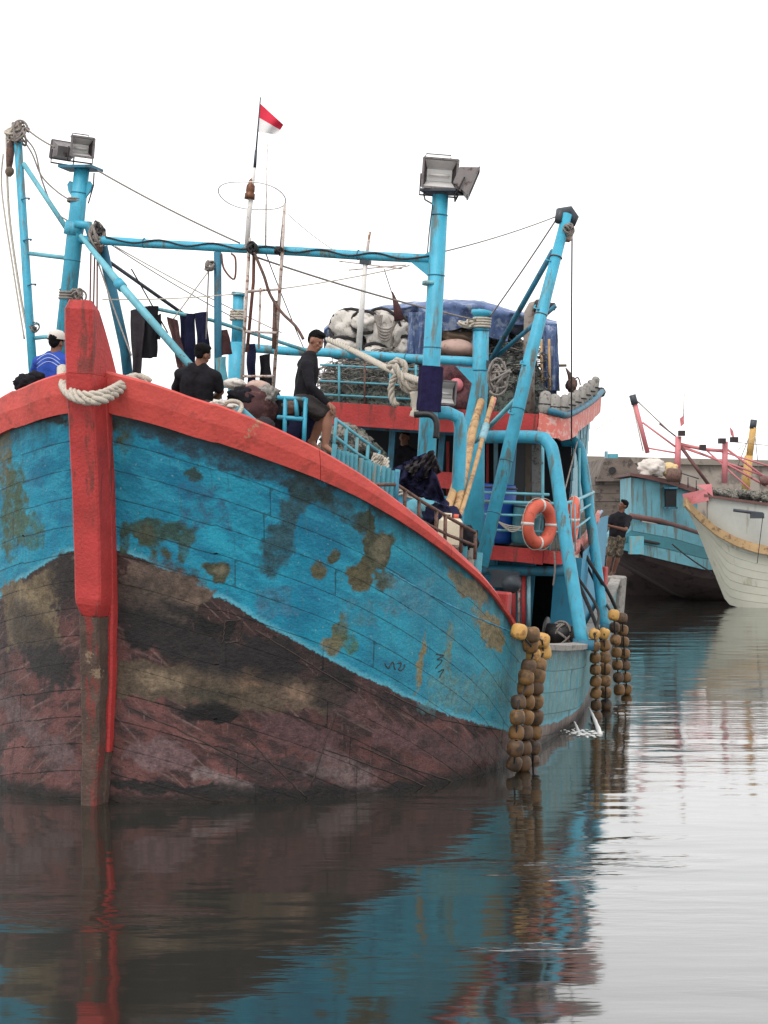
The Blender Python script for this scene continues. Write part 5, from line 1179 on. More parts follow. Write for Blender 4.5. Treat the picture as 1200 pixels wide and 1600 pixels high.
mb = MB(); mb.grid(rows); apart('side_drop', mb, 'tarp_blue', tp)
rows = []
for i in range(13):
    f = i / 12; rows.append([P(846 + 26 * j / 10 + 2 * math.sin(f * 6 + j), 506 + 104 * f, 10.9 + .06 * math.sin(j * 1.9 + f * 4)) for j in range(11)])
mb = MB(); mb.grid(rows); apart('front_drop', mb, 'tarp_blue', tp)
rows = []
for i in range(13):
    f = i / 12; rows.append([P(636 + 26 * j / 8 + 2 * math.sin(f * 5 + j), 488 + 74 * f, 10.5 + .08 * math.sin(j * 1.6 + f * 2)) for j in range(9)])
mb = MB(); mb.grid(rows); apart('front_fold', mb, 'tarp_blue', tp)
rows = []
for i in range(9):
    f = i / 8; rows.append([P(690 + 56 * j / 8, 516 + 30 * f, 11.2 + .08 * math.sin(j * 1.3 + f * 2)) for j in range(9)])
mb = MB(); mb.grid(rows); apart('inner_fold', mb, 'tarp_pale', tp)
for x_ in (846, 858): 
    mb = MB(); mb.tube([P(x_, 530, 10.75), P(x_ + 1, 610, 10.7)], .022, 6); apart('batten', mb, 'bamboo', tp)
# load body under the tarpaulin
mb = MB(); mb.blob(P(690, 560, 12.4), (1.55, 1.0, .72), 31, .12, 1.5, 18); athing('net_stack', mb, 'net_grey', 'stacked net bundle under the blue tarpaulin', 'net')
mb = MB(); mb.tube([P(842, 572, 11.2), P(885, 571, 11.2)], .025, 6); athing('stick', mb, 'wood', 'short stick poking out right of the tarpaulin', 'stick')
# maroon net drum with pink core
c = P(712, 603, 9.9); mb = MB(); ax = camdir.normalized()
mb.lathe(c - ax * .2, ax, [(0, 0), (.40, 0), (.46, .08), (.46, .26), (.40, .38), (.25, .42), (.11, .40), (.10, .34), (0, .34)], 30)
for i, v in enumerate(mb.v):
    p = Vec(v); d = p - c; a = math.atan2(d.z, d.x); mb.v[i] = tuple(p + d * .05 * math.sin(a * 11 + 2 * mnoise.noise(p * 3)))
nd = aboard('net_roll', c - Vec((0, 0, .45)), 'round maroon net roll with pink core beside the rear gantry post', 'net'); apart('coil', mb, 'net_maroon', nd)
mb = MB(); mb.lathe(c + ax * .12, ax, [(0, 0), (.10, 0), (.115, .06), (.10, .12), (0, .13)], 18); apart('core', mb, 'pink_plastic', nd)
floodlight(P(695, 614, 9.3), camdir, .34, .36, .2, False)
# big white hawser knotted at the mast
mb = MB(); laid(mb, smooth_path([P(512, 530, 9.2), P(560, 552, 8.2), P(600, 573, 6.5), P(630, 586, 5.2), P(660, 596, 4.5), P(672, 600, 4.3)], 8), .045, 3)
hz = aboard('hawser', P(640, 590, 5), 'knotted white hawser hanging left of the right floodlight mast', 'rope'); apart('line', mb, 'rope', hz)
for i, pts in enumerate(([(620, 585), (612, 600), (612, 622), (620, 634)], [(606, 575), (622, 563), (634, 575), (626, 595), (640, 612), (650, 600)], [(645, 592), (648, 615), (646, 638)], [(655, 596), (655, 620), (652, 640)], [(616, 570), (628, 590), (642, 606), (655, 600)], [(650, 600), (664, 590), (676, 596), (684, 606)])):
    mb = MB(); laid(mb, smooth_path([P(x, y, 5.2 - .05 * i) for x, y in pts], 7), .045 if i < 5 else .03, 3); apart('loop', mb, 'rope', hz)
mb = MB(); mb.tube(smooth_path([P(646, 612, 4.9), P(650, 640, 4.9), P(648, 652, 4.9)], 5), [.05] * 6 + [.07] * 5, 10); apart('frayed_end', mb, 'rope', hz)
mb = MB(); mb.tube(smooth_path([P(648, 648, 4.0), P(672, 648, 4.0), P(682, 660, 4.0), P(681, 685, 4.0)], 5), .04, 8); athing('rubber_hose', mb, 'black_steel', 'short black hose hooked over the mast foot below the cloth', 'hose')
# grey pads in a row on the roof edge
ow = 0
PADX = [(850, 648), (864, 652), (877, 652), (887, 648), (896, 643), (904, 637), (911, 631), (918, 625), (925, 619)]
UOF = lambda x: interp([(842, 9.55), (865, 9.65), (882, 10.05), (905, 11.3), (925, 13.0), (937, 14.3)], x)
for i in range(9):
    x_, y_ = PADX[i]; u = UOF(x_); hh_ = 36 - i * .8; mb = MB(); a = P(x_, y_, u); b = P(x_ + 7 - (4 if i < 2 else 0), y_ - hh_, u + .1); v, z = a.x, a.z + .2
    mb.tube([a, a.lerp(b, .06), a.lerp(b, .3), a.lerp(b, .7), a.lerp(b, .94), b], [.05, .072, .085, .082, .07, .045], 10, squash=(1.15 if i < 2 else .9, 1.2, 1))
    t = aboard('fender_pad', (v, u, z - .2), ('grey padded fender nearest the bow in the row on the roof edge', 'second grey padded fender from the bow on the roof edge', 'third grey padded fender from the bow on the roof edge', 'fourth grey padded fender from the bow on the roof edge', 'middle grey padded fender in the row on the roof edge', 'fourth grey padded fender from the stern on the roof edge', 'third grey padded fender from the stern on the roof edge', 'second grey padded fender from the stern on the roof edge', 'grey padded fender nearest the stern in the row on the roof edge')[i], 'fender', 'grey fenders along the roof edge'); apart('pad', mb, 'pad_grey', t)
    m_ = a.lerp(b, .45); mb = MB(); mb.tube([m_ + Vec((.095 * math.cos(q), .1 * math.sin(q), .0)) for q in [2 * math.pi * w_ / 16 for w_ in range(16)]], .011, 5, closed=True); apart('strap', mb, 'dark_rope', t)
mb = MB(); mb.blob(P(893, 602, 11.8), (.09, .09, .12), 4, .3); mb.tube([P(893, 600, 11.8), P(890, 585, 11.8), P(884, 575, 11.8)], [.05, .04, .01], 6); mb.tube(smooth_path([P(893, 596, 11.8), P(903, 590, 11.8), P(907, 602, 11.8)]), .012, 5)
athing('hook_block', mb, 'rusty_steel', 'rusty hook block hanging on the davit rope above the roof edge', 'hook')
# bilge water pouring from the side
def jet(a, b, label, r):
    pts = []; n = 12
    for i in range(n + 1):
        f = i / n; p = a.lerp(b, f); p.z = a.z + (b.z - a.z) * f * f; pts.append(p)
    mb = MB(); rgj = random.Random(int(a.y * 99)); mb.tube(pts, [r * .8 * (.6 + .9 * i / n) * (1 + .12 * math.sin(i * 2.1)) for i in range(n + 1)], 10)
    c = b
    for q in range(60):
        aa = q * 2.4; rr_ = .03 + .05 * math.sqrt(q) ; mb.blob(c + Vec((rr_ * math.cos(aa) * 1.3, rr_ * math.sin(aa), .0)), (rgj.uniform(.03, .07) * (1.2 - q / 60), rgj.uniform(.03, .06) * (1.2 - q / 60), .006), q, .25, 2, 8)
    return athing('water_jet', mb, 'foam', label, 'water jet')
a = Q(897, 1128, 3.42); b = Q(908, 1158, 3.75); jet(a, b, 'left jet of bilge water pouring from the hull side', .028)
a = Q(920, 1106, 3.40); b = Q(938, 1148, 3.95); jet(a, b, 'right jet of bilge water splashing below the floats', .03)

# more clutter on the fore part
bundle('cloth_bundle', 378, 622, 2.2, (.16, .14, .12), 41, 'black_cloth', 'black cloth lump right behind the seated man in black', 'bundle', .35)
bundle('cloth_bundle', 408, 676, 2.0, (.16, .14, .18), 42, 'charcoal_cloth', 'dark grey heap against the red rail left of the seat frame', 'bundle', .35)
bundle('cloth_bundle', 440, 690, 2.2, (.14, .12, .12), 43, 'black_cloth', 'small black heap under the left end of the seat frame', 'bundle', .35)
bundle('cloth_bundle', 486, 664, 2.6, (.12, .12, .30), 44, 'navy_cloth', 'navy cloth hanging behind the legs of the leaning man', 'cloth', .2)
bundle('sack', 540, 690, 4.2, (.34, .24, .22), 45, 'net_grey', 'grey net bundle inside the blue fence', 'net', .35)
bundle('sack', 575, 716, 4.4, (.24, .22, .2), 46, 'net_green', 'dark green net bundle at the lower end of the blue fence', 'net', .35)
bundle('cloth_bundle', 690, 806, 3.6, (.22, .2, .14), 47, 'navy_cloth', 'navy bundle on deck behind the rusty rail', 'bundle', .35)
bundle('cloth_bundle', 728, 842, 3.6, (.14, .14, .16), 48, 'black_cloth', 'black bundle beside the cream jerrycan', 'bundle', .35)
bundle('cloth_bundle', 655, 800, 4.0, (.26, .2, .16), 49, 'teal_board', 'pale teal cloth heap at the foot of the right mast', 'bundle', .35)
for i, (x_, y0, y1, u_, m_, lb) in enumerate(((392, 540, 600, 4.6, 'navy_cloth', 'navy rag hanging at the ladder foot'), (414, 556, 604, 4.8, 'black_cloth', 'black rag hanging between the ladder rails'), (345, 560, 606, 5.0, 'teal_board', 'pale green rag hanging below the brown bag'))):
    garment('rag', [((x_ - 7, y0), (x_ + 7, y0 - 3), (x_ + 9, y1), (x_ - 6, y1 + 2), u_)], m_, lb, 'rag')
for i, (x_, u_, r_, m_, lb) in enumerate((((640, 775), 4.2, .2, 'rope', 'pale rope coil beside the navy blanket'),)):
    c = P(*x_, u_); mb = MB()
    for k in range(5): mb.tube([c + Vec((r_ * (1 - .07 * k) * math.cos(a), r_ * .8 * math.sin(a), .03 * k + .03 * math.sin(3 * a + k))) for a in [2 * math.pi * q / 20 for q in range(20)]], .018, 6, closed=True)
    athing('rope_coil', mb, m_, lb, 'rope')
# scrawled marks on the topside paint
for pts in ([(600, 1036), (606, 1044), (612, 1034), (616, 1046)], [(620, 1036), (626, 1036), (622, 1046), (628, 1046), (632, 1038)], [(680, 1022), (692, 1024), (682, 1030), (690, 1032), (680, 1044)], [(684, 1050), (692, 1046), (686, 1058)]):
    pp = []
    for q in smooth_path([Vec((x, y, 0)) for x, y in pts], 5):
        h = hull_hit(q.x, q.y, 1); pp.append(H(1, h[0], h[1], wob(1, t2s(h[0]), h[1]) + .003))
    mb = MB(); mb.tube(pp, .006, 5); part('scrawl', mb, 'dark_wood', hull)

# ------------------------------------------------------------------ people
def cone_pts(mb, a, b, ra, rb, n=10):
    a, b = Vec(a), Vec(b); d = b - a; L = d.length
    if L < 1e-5: d = Vec((0, 0, 1))
    d.normalize(); prof = []
    for i in range(5): t = math.pi / 2 * i / 4; prof.append((ra * math.sin(t), -ra * math.cos(t)))
    for i in range(5): t = math.pi / 2 * i / 4; prof.append((rb * math.cos(t), L + rb * math.sin(t)))
    mb.lathe(a, d, prof, n)
def remeshed(name, mb, vox, m, smooth=4, seed=None, amp=0.0):
    me = mb.mesh(name + '_raw', m); o = bpy.data.objects.new(name + '_raw', me); COL.objects.link(o)
    r = o.modifiers.new('r', 'REMESH'); r.mode = 'VOXEL'; r.voxel_size = vox; r.use_smooth_shade = True
    s = o.modifiers.new('s', 'SMOOTH'); s.factor = .5; s.iterations = smooth
    dg = bpy.context.evaluated_depsgraph_get(); ev_ = o.evaluated_get(dg); out = bpy.data.meshes.new_from_object(ev_); out.name = name
    bpy.data.objects.remove(o); bpy.data.meshes.remove(me)
    out.materials.clear(); out.materials.append(MATS[m] if isinstance(m, str) else m)
    for p in out.polygons: p.use_smooth = True
    if amp:
        for v in out.vertices:
            v.co += Vec((mnoise.noise(v.co * 9), mnoise.noise(v.co * 9 + Vec((5, 0, 0))), mnoise.noise(v.co * 7 + Vec((0, 9, 0))))) * amp
    return out
def hand(mb, wrist, fwd, palm_n, s=1.0, curl=.5):
    f = Vec(fwd).normalized(); n = Vec(palm_n); n = (n - f * n.dot(f)).normalized(); sd_ = f.cross(n)
    w = Vec(wrist); cone_pts(mb, w, w + f * .085 * s, .026 * s, .034 * s)
    for k, (o, L) in enumerate(((-.032, .062), (-.011, .075), (.011, .072), (.032, .056))):
        a = w + f * .09 * s + sd_ * o * s; b = a + (f * (1 - curl * .5) + n * curl).normalized() * L * .55 * s; c = b + (f * (1 - curl) + n * curl * 1.3).normalized() * L * .5 * s
        cone_pts(mb, a, b, .0105 * s, .0095 * s, 6); cone_pts(mb, b, c, .0095 * s, .008 * s, 6)
    a = w + f * .03 * s - sd_ * .03 * s; b = a + (f * .6 - sd_ * .7 + n * .3).normalized() * .05 * s; cone_pts(mb, a, b, .014 * s, .012 * s, 6); cone_pts(mb, b, b + (f * .8 + n * .4).normalized() * .035 * s, .011 * s, .009 * s, 6)
def person(label, j, fwd, shirt, shorts, skin='skin', sleeve=1.0, hair='hair', cap=None, vox=.011, face=None, short_len=.95, s=1.0, emblem=False):
    """j: joints in boat coordinates; fwd: facing of the trunk; face: facing of the head"""
    base = Vec(j.get('ankleL', j['pelvis'])); t = aboard('person', base, label, 'person'); L = lambda p: Vec(p) - base
    J = {k: L(v) for k, v in j.items()}; fwd = Vec(fwd).normalized(); face = Vec(face or fwd).normalized()
    B = MB(); S = MB(); T = MB()
    pel, nk, hd = J['pelvis'], J['neck'], J['head']; ch = pel.lerp(nk, .62)
    side = (J['shR'] - J['shL']).normalized()
    # trunk
    for MBX, e in ((B, 0), (S, .016 * s)):
        for o in (-1, 1):
            cone_pts(MBX, pel + side * o * .075 * s, ch + side * o * .085 * s, .095 * s + e, .105 * s + e); cone_pts(MBX, ch + side * o * .085 * s, nk.lerp(ch, .2) + side * o * .05 * s - fwd * .0, .105 * s + e, .07 * s + e)
        for k in ('L', 'R'): cone_pts(MBX, nk.lerp(ch, .25), J['sh' + k], .075 * s + e, .062 * s + e)
    cone_pts(B, nk, hd - (hd - nk) * .3, .062 * s, .058 * s); cone_pts(S, nk - (hd - nk) * .25, nk + (hd - nk) * .12, .085 * s, .062 * s)
    for k in ('L', 'R'):
        sh, el, wr = J['sh' + k], J['el' + k], J['wr' + k]
        cone_pts(B, sh, el, .052 * s, .04 * s); cone_pts(B, el, wr, .041 * s, .027 * s)
        if sleeve >= 1: cone_pts(S, sh, el, .07 * s, .056 * s); cone_pts(S, el, el.lerp(wr, .93), .056 * s, .04 * s)
        else: cone_pts(S, sh, sh.lerp(el, sleeve * 1.5), .07 * s, .066 * s)
        hand(B, wr, (wr - el), J.get('palm' + k, Vec((0, 0, -1)) + base * 0) if ('palm' + k) in J else Vec((0, 0, -1)), s, .55)
    if 'kneeL' in J:
        for k in ('L', 'R'):
            hp, kn, an, to = J['hip' + k], J['knee' + k], J['ankle' + k], J['toe' + k]
            cone_pts(B, hp, kn, .085 * s, .058 * s); cone_pts(B, kn, kn.lerp(an, .35), .056 * s, .06 * s); cone_pts(B, kn.lerp(an, .35), an, .06 * s, .036 * s)
            cone_pts(B, an, to, .038 * s, .026 * s); cone_pts(B, an, an + (an - to) * .25, .036 * s, .03 * s)
            cone_pts(T, hp, hp.lerp(kn, short_len), .108 * s, .09 * s)
        cone_pts(T, J['hipL'], J['hipR'], .112 * s, .112 * s); cone_pts(T, J['hipL'], pel, .11 * s, .105 * s); cone_pts(T, J['hipR'], pel, .11 * s, .105 * s)
    # head: skull, jaw, nose, ears, brow
    up = (hd - nk).normalized(); fx = (face - up * face.dot(up)).normalized(); sx = fx.cross(up)
    hp_ = lambda a, b, c: hd + fx * a * s + sx * b * s + up * c * s
    rot = Matrix((sx, fx, up)).transposed()
    B.blob(hp_(-.005, 0, .025), (.073 * s, .092 * s, .095 * s), 1, 0, 1, 12, rot=rot)
    cone_pts(B, hp_(.03, 0, -.045), hp_(.052, 0, -.085), .058 * s, .034 * s)
    cone_pts(B, hp_(.086, 0, .02), hp_(.108, 0, -.022), .010 * s, .0155 * s, 8); cone_pts(B, hp_(.094, -.012, -.024), hp_(.094, .012, -.024), .011 * s, .011 * s, 6)
    for o in (-1, 1):
        B.blob(hp_(-.002, o * .077, -.005), (.012 * s, .02 * s, .032 * s), 2, 0, 1, 8, rot=rot); cone_pts(B, hp_(.077, o * .03, .033), hp_(.08, o * .012, .03), .013 * s, .012 * s, 6); cone_pts(B, hp_(.066, o * .034, -.012), hp_(.07, o * .02, -.03), .02 * s, .016 * s, 6)
    cone_pts(B, hp_(.086, -.02, -.05), hp_(.086, .02, -.05), .011 * s, .011 * s, 6); cone_pts(B, hp_(.083, -.018, -.062), hp_(.083, .018, -.062), .0115 * s, .0115 * s, 6)
    link('body', remeshed('body', B, vox * .7, skin, 2), t)
    link('shirt', remeshed('shirt', S, vox, shirt, 5, amp=.013 * s), t)
    if 'kneeL' in J: link('shorts', remeshed('shorts', T, vox, shorts, 5, amp=.012 * s), t)
    for o in (-1, 1):
        mb = MB(); mb.blob(hp_(.079, o * .03, .012), (.013 * s, .008 * s, .0065 * s), 3, 0, 1, 8, rot=rot); part('eye', mb, 'black_steel', t)
    HB = MB(); HB.blob(hp_(-.016, 0, .056), (.080 * s, .094 * s, .078 * s), 4, .08, 5, 16, rot=rot); HB.blob(hp_(-.05, 0, .012), (.072 * s, .052 * s, .072 * s), 5, .05, 4, 14, rot=rot); HB.blob(hp_(.03, 0, .098), (.068 * s, .058 * s, .032 * s), 6, .1, 4, 12, rot=rot)
    link('hair', remeshed('hair', HB, vox * .8, hair, 1, amp=.012 * s), t)
    if cap:
        CB = MB(); prof = [(.098 * s, 0), (.1 * s, .03 * s), (.09 * s, .07 * s), (.06 * s, .098 * s), (.0, .108 * s)]; CB.lathe(hp_(-.008, 0, .045), up, prof, 18); rows = []
        for i in range(3):
            rr_ = .095 + .04 * i; rows.append([hp_(-.008 + rr_ * math.cos(a), rr_ * .85 * math.sin(a), .05 - .006 * i) for a in [math.pi * (q / 14 - .5) for q in range(15)]])
        CB.grid(rows); CB.grid([[p - up * .006 for p in r] for r in rows][::-1]); part('cap', CB, cap, t)
    return t
def V(px, py, u): return P(px, py, u)
# man leaning on the rail, in profile
u = 2.3
person('man in black long sleeved top and dark shorts leaning barefoot on the rail', dict(
    pelvis=V(474, 622, u), neck=V(485, 553, u), head=V(493, 534, u), shL=V(480, 572, u - .2), shR=V(474, 570, u + .2), elL=V(485, 603, u - .27), wrL=V(512, 630, u - .2), elR=V(487, 606, u + .2), wrR=V(514, 636, u + .1),
    hipL=V(474, 626, u - .1), hipR=V(476, 626, u + .1), kneeL=V(513, 648, u - .12), ankleL=V(508, 698, u - .15), toeL=V(520, 706, u - .2), kneeR=V(503, 655, u + .1), ankleR=V(487, 692, u + .1), toeR=V(498, 702, u + .05)),
    Vec((1, .1, 0)), 'black_cloth', 'grey_shorts', face=(1, -.25, -.05), vox=.012, short_len=.8)
# man seated with his back to us
u = 1.9
person('man in black t-shirt sitting on the foredeck with his back turned', dict(
    pelvis=V(306, 628, u), neck=V(311, 574, u - .05), head=V(316, 554, u - .05), shL=V(336, 588, u), shR=V(282, 586, u - .05), elL=V(345, 612, u + .1), wrL=V(330, 628, u + .3), elR=V(274, 614, u + .1), wrR=V(290, 630, u + .3),
    hipL=V(317, 632, u), hipR=V(294, 632, u), kneeL=V(336, 626, u + .42), ankleL=V(338, 650, u + .7), toeL=V(338, 652, u + .85), kneeR=V(284, 626, u + .42), ankleR=V(288, 650, u + .7), toeR=V(288, 652, u + .85)),
    Vec((.1, 1, 0)), 'black_cloth', 'grey_shorts', sleeve=.5, face=(.5, 1, -.1), vox=.012)
# man in blue behind the stem
u = 1.3
pb = person('man in blue shirt and white cap sitting behind the stem', dict(
    pelvis=V(83, 606, u), neck=V(86, 556, u), head=V(88, 536, u), shL=V(111, 566, u), shR=V(61, 566, u), elL=V(117, 592, u + .1), wrL=V(105, 606, u + .3), elR=V(53, 592, u + .1), wrR=V(65, 606, u + .3),
    hipL=V(93, 610, u), hipR=V(73, 610, u), kneeL=V(105, 606, u + .42), ankleL=V(107, 628, u + .7), toeL=V(107, 630, u + .85), kneeR=V(59, 606, u + .42), ankleR=V(61, 628, u + .7), toeR=V(61, 630, u + .85)),
    Vec((.05, 1, 0)), 'blue_shirt', 'grey_shorts', sleeve=.5, cap='cap_white', face=(.1, 1, -.05), vox=.012)
# man inside the wheelhouse window
u = 10.3
person('man in dark clothes looking out of the shaded wheelhouse window', dict(
    pelvis=V(630, 764, u), neck=V(632, 699, u), head=V(632, 684, u), shL=V(650, 710, u), shR=V(614, 708, u), elL=V(655, 742, u - .1), wrL=V(640, 752, u - .25), elR=V(608, 744, u - .1), wrR=V(620, 754, u - .25)),
    camdir, 'black_cloth', 'black_cloth', face=camdir + Vec((-.4, 0, -.1)), vox=.014)
# man on the stern platform
u = 19.75
person('man in black t-shirt and camouflage shorts standing on the stern step', dict(
    pelvis=V(964, 838, u), neck=V(970, 803, u), head=V(974, 790, u), shL=V(982, 810, u + .1), shR=V(957, 808, u - .1), elL=V(978, 828, u - .25), wrL=V(954, 822, u - .45), elR=V(948, 820, u - .2), wrR=V(936, 806, u - .3),
    hipL=V(970, 842, u + .05), hipR=V(958, 842, u - .05), kneeL=V(966, 868, u + .0), ankleL=V(958, 895, u + .05), toeL=V(951, 899, u - .05), kneeR=V(953, 866, u - .15), ankleR=V(949, 894, u - .1), toeR=V(942, 899, u - .2)),
    Vec((-1, -.5, 0)), 'black_cloth', 'camo', skin='skin_dark', sleeve=.5, face=(-.8, -.7, -.1), vox=.016, short_len=.92)
from mathutils.bvhtree import BVHTree
def chest_print(t, rows_px, u0, m, sgn=1):
    sh = [c for c in t.children if c.name.startswith('shirt')][0]; bt = BVHTree.FromPolygons([v.co for v in sh.data.vertices], [p.vertices for p in sh.data.polygons]); b0 = Vec(t['_base'])
    for pts in rows_px:
        pp = []
        for x, y in pts:
            o = P(x, y, u0) - b0; d = (P(x, y, u0 + 2) - P(x, y, u0)).normalized(); h = bt.ray_cast(o, d)
            if h[0] is not None: pp.append(h[0] + h[1] * .002)
        if len(pp) > 2: mb = MB(); mb.tube(pp, .005, 5); part('print', mb, m, t)
chest_print(pb, [[(58 + i * 3, 563 - 10 * math.sin(math.pi * i / 12) + k * 6) for i in range(13)] for k in range(3)], .5, 'lettering')
mb = MB(); mb.tube(smooth_path([P(941, 798, 19.4), P(932, 815, 19.3), P(931, 850, 19.3)]), .03, 7); athing('cloth_roll', mb, 'tarp_pale', 'pale rolled cloth in the hands of the man on the stern step', 'cloth')

# ------------------------------------------------------------------ far side of the basin
mb = MB(); a, b = G(700, 708, 72), G(1500, 726, 84)
n = 30; rows = []
for i in range(n + 1):
    p = a.lerp(b, i / n); rows.append([Vec((p.x, p.y - 3, -1)), Vec((p.x, p.y - 1.2, 1.5)), Vec((p.x, p.y, p.z - .3)), Vec((p.x, p.y - .25, p.z - .28)), Vec((p.x, p.y - .25, p.z + .04 * mnoise.noise(Vec((i, 0, 0))))), Vec((p.x, p.y + 2.5, p.z)), Vec((p.x, p.y + 2.5, -1))])
mb.grid(rows, 0, False); bw = wthing('breakwater_wall', mb, 'concrete', 'long grey concrete breakwater wall behind the far boats', 'wall')
# old grey wooden shed boat behind the stern
def bxw(name, x0, x1, y0, y1, d, dep, m, parent, bev=0):
    a, b = G(x0, y1, d), G(x1, y0, d); mb = MB(); mb.box(((a.x + b.x) / 2, d + dep / 2, (a.z + b.z) / 2), (b.x - a.x, dep, b.z - a.z), bev=bev); return apart(name, mb, m, parent)
shd = ashore('old_shed', G(965, 905, 62), 'weathered grey wooden hut with round hole behind the stern', 'hut')
for k in range(7): bxw('board', 930, 1003, 745 + k * 13, 757.4 + k * 13, 60 + .02 * (k % 2), 4, 'old_wood', shd)
mb = MB(); pts = [G(932, 752, 59.8), G(945, 716, 59.8), G(985, 716, 59.8), G(1006, 742, 59.8), G(1004, 752, 59.8)]; k = len(pts); mb.add(pts + [p + Vec((0, 4.5, 0)) for p in pts], [tuple(range(k))[::-1], tuple(range(k, 2 * k))] + [(i, (i + 1) % k, (i + 1) % k + k, i + k) for i in range(k)]); apart('gable', mb, 'old_wood', shd)
mb = MB(); mb.tube([G(957, 735, 59.76), G(957, 735, 59.9)], .13, 14, smooth=False); apart('hole', mb, 'black_steel', shd)
bxw('sill', 925, 1006, 828, 834, 59.6, .5, 'dark_wood', shd); bxw('base', 925, 1090, 836, 948, 59.9, 4, 'far_bottom', shd); bxw('vent_pipe', 946, 950, 705, 718, 60.5, .3, 'house_pale', shd); bxw('roof_box', 952, 966, 709, 717, 60.2, 1, 'teal_board', shd)  # base is an added dark box standing in for dark reflecting water
# blue boat lying stern to the left
bb2 = ashore('moored_boat', G(1060, 940, 54), 'light blue fishing boat with brown roof moored behind the stern', 'boat')
def side_loft(name, top, bot, d0, d1, th, m, parent, n=24, seed=0, bulge=0.0):
    rows = []; x0, x1 = top[0][0], top[-1][0]
    for i in range(n + 1):
        f = i / n; x = x0 + (x1 - x0) * f; d = d0 + (d1 - d0) * f; yt, yb = interp(top, x), interp(bot, x); row = []
        for q in range(5):
            g = q / 4; p = G(x, yt + (yb - yt) * g, d); p.y += bulge * (g ** 2); row.append(p)
        bk = [p + Vec((.1, th, 0)) for p in row[::-1]]; rows.append(row + bk)
    mb = MB(); mb.grid(rows, 0, False, True); k = len(rows[0]); mb.add(rows[0], [tuple(range(k))[::-1]]); mb.add(rows[-1], [tuple(range(k))]); return apart(name, mb, m, parent)
TOPH = [(968, 836), (985, 812), (1050, 822), (1100, 838), (1180, 845)]; MIDH = [(968, 858), (1000, 866), (1050, 878), (1100, 890), (1180, 892)]; BOTH_ = [(968, 872), (1000, 890), (1040, 914), (1080, 938), (1180, 965)]
for k in range(3):
    f0, f1 = k / 3, (k + 1) / 3; tt = [(x, y + (interp(MIDH, x) - y) * f0 + .6) for x, y in TOPH]; bt = [(x, y + (interp(MIDH, x) - y) * f1) for x, y in TOPH]
    side_loft('plank', tt, bt, 53.5 - .02 * (k % 2), 56, 4, 'far_blue' if k != 1 else 'barrel_teal', bb2)
side_loft('bottom', MIDH, BOTH_, 53.6, 56.1, 4, 'far_bottom', bb2, bulge=1.6)
mb = MB(); mb.tube([G(x, y, 53.4 + (x - 985) / 46) for x, y in ((985, 806), (1030, 814), (1070, 826), (1104, 838))], .09, 8); apart('rub_rail', mb, 'far_brown', bb2)
mb = MB(); mb.tube([G(x, y, 53.3 + (x - 985) / 46) for x, y in ((1005, 845), (1060, 855), (1110, 864))], .05, 8); apart('fender_rope', mb, 'dark_rope', bb2)
side_loft('cabin_wall', [(986, 746), (1030, 752), (1090, 770)], [(986, 806), (1030, 814), (1090, 834)], 54.2, 56, 3.2, 'far_blue', bb2)
bxw('cabin_window', 1040, 1057, 764, 792, 54.9, .3, 'dark_room', bb2); bxw('window_frame', 1038, 1059, 761, 764, 54.85, .2, 'deep_blue_steel', bb2); bxw('window_frame', 1038, 1059, 792, 795, 54.85, .2, 'deep_blue_steel', bb2)
side_loft('roof', [(984, 739), (1010, 742), (1050, 750), (1092, 764)], [(984, 743), (1010, 748), (1050, 758), (1092, 772)], 53.8, 55.8, 4.2, 'far_brown', bb2)
bxw('stern_locker', 975, 1000, 808, 835, 54, 1.2, 'barrel_teal', bb2); bxw('stern_box', 985, 1006, 838, 866, 53.2, .5, 'teal_board', bb2)
tr = [((1002, 742), 54.2), ((1110, 735), 55)]
for x_ in (1062, 1075, 1088): mb = MB(); mb.tube([G(x_, 740 + (x_ - 1062) * .4, 55), G(x_, 757 + (x_ - 1062) * .4, 55)], .02, 5); apart('roof_rail', mb, 'dark_steel', bb2)
mb = MB(); mb.tube([G(1060, 738, 55), G(1092, 748, 55)], .02, 5); apart('roof_rail', mb, 'dark_steel', bb2)
for a_, b_ in (((1050, 850), (1110, 893)), ((1110, 893), (1128, 905))): mb = MB(); mb.tube(sag(G(*a_, 53), G(*b_, 53), .05), .025, 5); apart('slack_rope', mb, 'dark_rope', bb2)
def wblob(name, px, py, d, r, seed, m, label, cat, amp=.2):
    mb = MB(); mb.blob(G(px, py, d), r, seed, amp, 2, 24); return wthing(name, mb, m, label, cat)
wblob('sack', 1018, 731, 54.8, (.46, .4, .30), 3, 'cap_white', 'white sack heaped on the roof of the light blue far boat', 'sack', .3)
wblob('sack', 1046, 735, 55, (.32, .35, .26), 5, 'sack_yellow', 'yellowish sack beside the white one on the far boat roof', 'sack', .2)
mb = MB(); c = G(1054, 742, 54.2); mb.lathe(c + Vec((-.25, 0, 0)), (1, -.3, -.06), [(0, 0), (.2, 0), (.23, .04), (.23, .42), (.2, .46), (.13, .46), (.12, .4), (0, .4)], 18); wthing('drum', mb, 'rusty_steel', 'brown drum lying on the roof edge of the light blue far boat', 'drum')
